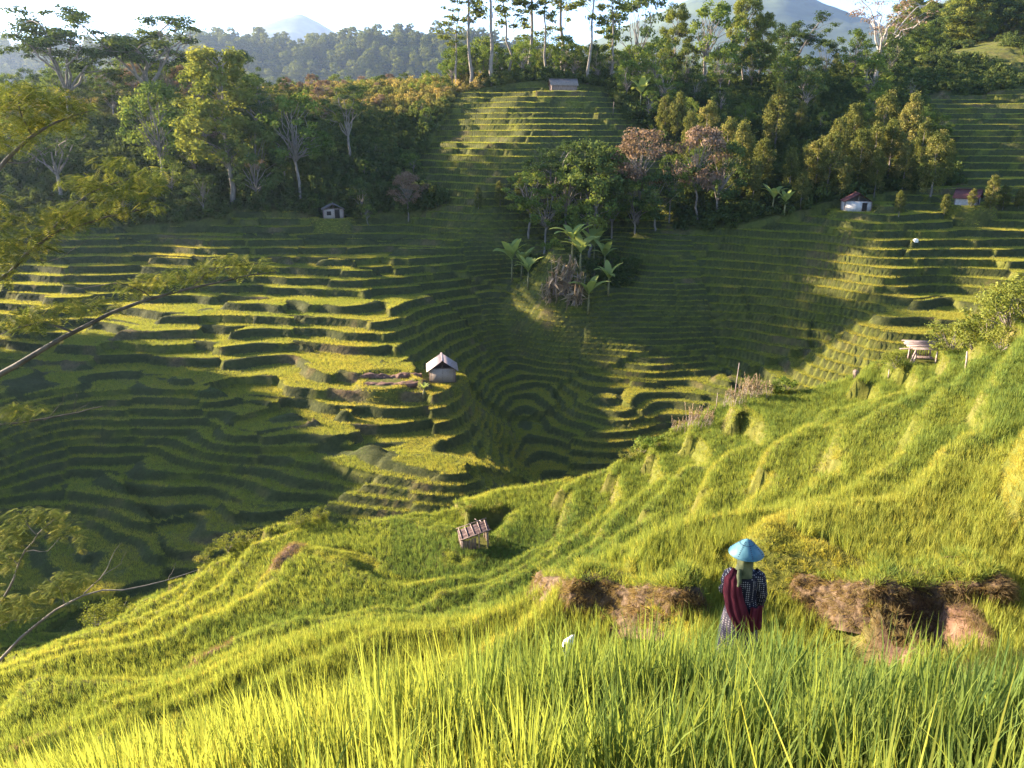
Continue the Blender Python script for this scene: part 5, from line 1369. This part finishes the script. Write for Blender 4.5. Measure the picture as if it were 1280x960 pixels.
for k, (px, py, s_, v, lab) in enumerate([
        (1235, 422, 1.5, 0, 'tall leafy bush on the crest above the golden rice'), (1190, 440, 1.15, 1, 'bright leafy bush just beside the pole shelter'), (1262, 408, 1.5, 1, 'leafy bush at the highest part of the crest'), (1215, 440, 1.0, 0, 'low leafy bush behind the leaning fence post'),
        (1280, 400, 1.6, 0, 'bush at the far end of the crest row'), (1250, 440, 1.0, 1, 'rounded bush below the crest row'), (1120, 462, .7, 1, 'small weedy bush at the foot of the pole shelter'), (1100, 466, .6, 3, 'low weeds near the whitish stake'),
        (982, 468, .8, 2, 'grey-green bush at the crest uphill of the reed plumes'), (965, 476, .6, 2, 'small bush beside the reed plumes'), (802, 566, .9, 2, 'broad-leaved weed bush at the crest below the reeds'), (822, 560, .7, 2, 'low broad-leaved weed next to the weed bush'), (785, 575, .6, 3, 'dry weeds below the broad-leaved weed bush'),
        (310, 668, .8, 3, 'pale weeds on the lip of the near spur'), (285, 682, .7, 1, 'tall weeds lower on the lip of the near spur'), (372, 650, .6, 1, 'upright weed at the lip above the shady valley'), (400, 646, .5, 1, 'small weed by the upright one at the lip'), (258, 700, .8, 3, 'dry pale weeds far down the lip of the spur'),
        (620, 640, .5, 3, 'dry brush right behind the plank shed'), (585, 640, .6, 3, 'brown brush heap uphill of the plank shed'), (120, 752, .9, 1, 'tall flowering weeds under the young feathery tree'), (150, 745, .7, 1, 'weeds at the end of the flowering clump by the young tree')]):
    q = crest(px, py)
    o = thing('bush', lab, 'bush', q - np.array([0, 0, .05]), rng.uniform(0, 6.28), scale=s_)
    link('stem', NB[v][0], o); link('foliage', NB[v][1], o)

# ------------------------------------------------------------------ the rice plants that stand out right below the viewer
M_STALK = leaf_mat('stalk_leaf', [(0, (0.10, 0.155, 0.04)), (0.5, (0.25, 0.27, 0.05)), (1, (0.40, 0.36, 0.06))], 0.5)
M_GRAIN = leaf_mat('stalk_grain', [(0, (0.17, 0.17, 0.04)), (0.5, (0.25, 0.24, 0.05)), (1, (0.33, 0.29, 0.06))], 0.3)
def rice_plant(x, y, h, yaw, seed, label, ear=True, group='large rice plants right below the viewer'):
    rs = np.random.default_rng(seed); z = float(ground(x, y)[0])
    o = thing('rice_plant', label, 'rice plant', (x, y, z - .03), yaw, group)
    for k in range(rs.integers(4, 7)):
        H = h * rs.uniform(.62, 1.0); V, F = blades(1, 8, H, H, .017, .03, .14, rs, .8)
        link('leaf', mesh_np('rice_leaf', V, F, M_STALK, tint=np.full(len(V), rs.uniform(.5, 1.0))), o)
    if ear:
        d = np.array([1.0, 0, 0]); p = np.array([0, 0, 0.0]); th = 0.05; pts = []; n = 26; V = []; F = []; c = 0; L = h * 0.96
        dr_ = rs.uniform(1.2, 2.0)
        for q in range(n + 1):
            t = q / n; pts.append(p.copy()); th += dr_ * max(0, t - .55) ** 1.0 * 4.5 / n
            dv = d * math.sin(th) + np.array([0, 0, math.cos(th)]); p = p + dv * L / n
            if t > .74:
                for g in range(40):
                    ax = dv + rs.normal(0, .28, 3); ax /= np.linalg.norm(ax); sd = np.cross(ax, rs.normal(0, 1, 3)); sd /= np.linalg.norm(sd); u2 = np.cross(ax, sd)
                    cc = p + rs.normal(0, .0065, 3) + dv * rs.uniform(0, L / n)
                    a, b = ax * .0050, .0018
                    V += [cc - a, cc + sd * b, cc + u2 * b, cc - sd * b, cc - u2 * b, cc + a]
                    F += [(c, c + 2, c + 1), (c, c + 3, c + 2), (c, c + 4, c + 3), (c, c + 1, c + 4), (c + 5, c + 1, c + 2), (c + 5, c + 2, c + 3), (c + 5, c + 3, c + 4), (c + 5, c + 4, c + 1)]; c += 6
        k0 = int(n * .74); pe = np.array(pts[k0:]); rr = .0075 * np.sin(np.linspace(.25, 2.9, len(pe))) + .001
        ev, ef = tubes([(pe, rr)], 6); ev = ev + rs.normal(0, .0012, ev.shape)
        v, f = tubes([(np.array(pts), np.linspace(.0035, .0012, n + 1))], 5); link('stalk', mesh_np('stalk', v, f, M_STALK, tint=np.full(len(v), .7), smooth=True), o)
        V = np.array(V); link('ear', mesh_np('ear', np.vstack([V, ev]), [np.array(F), ef + len(V)], M_GRAIN, tint=np.concatenate([np.repeat(rs.uniform(.2, 1, len(V) // 6), 6), np.full(len(ev), .5)])), o)
    return o
_r = np.random.default_rng(5)
for k in range(24):
    px = _r.uniform(985, 1290); py = 945 - (px - 985) * 0.36 + _r.uniform(-35, 30); Y = _r.uniform(.8, 1.25)
    p = at(px, py, Y); g = float(ground(p[0], p[1])[0])
    rice_plant(p[0], p[1], max(.5, p[2] - g), _r.uniform(0, 6.28), 880 + k, 'tall bright rice plant standing above the field right below the viewer', False, 'large rice plants right below the viewer')
#==PART8
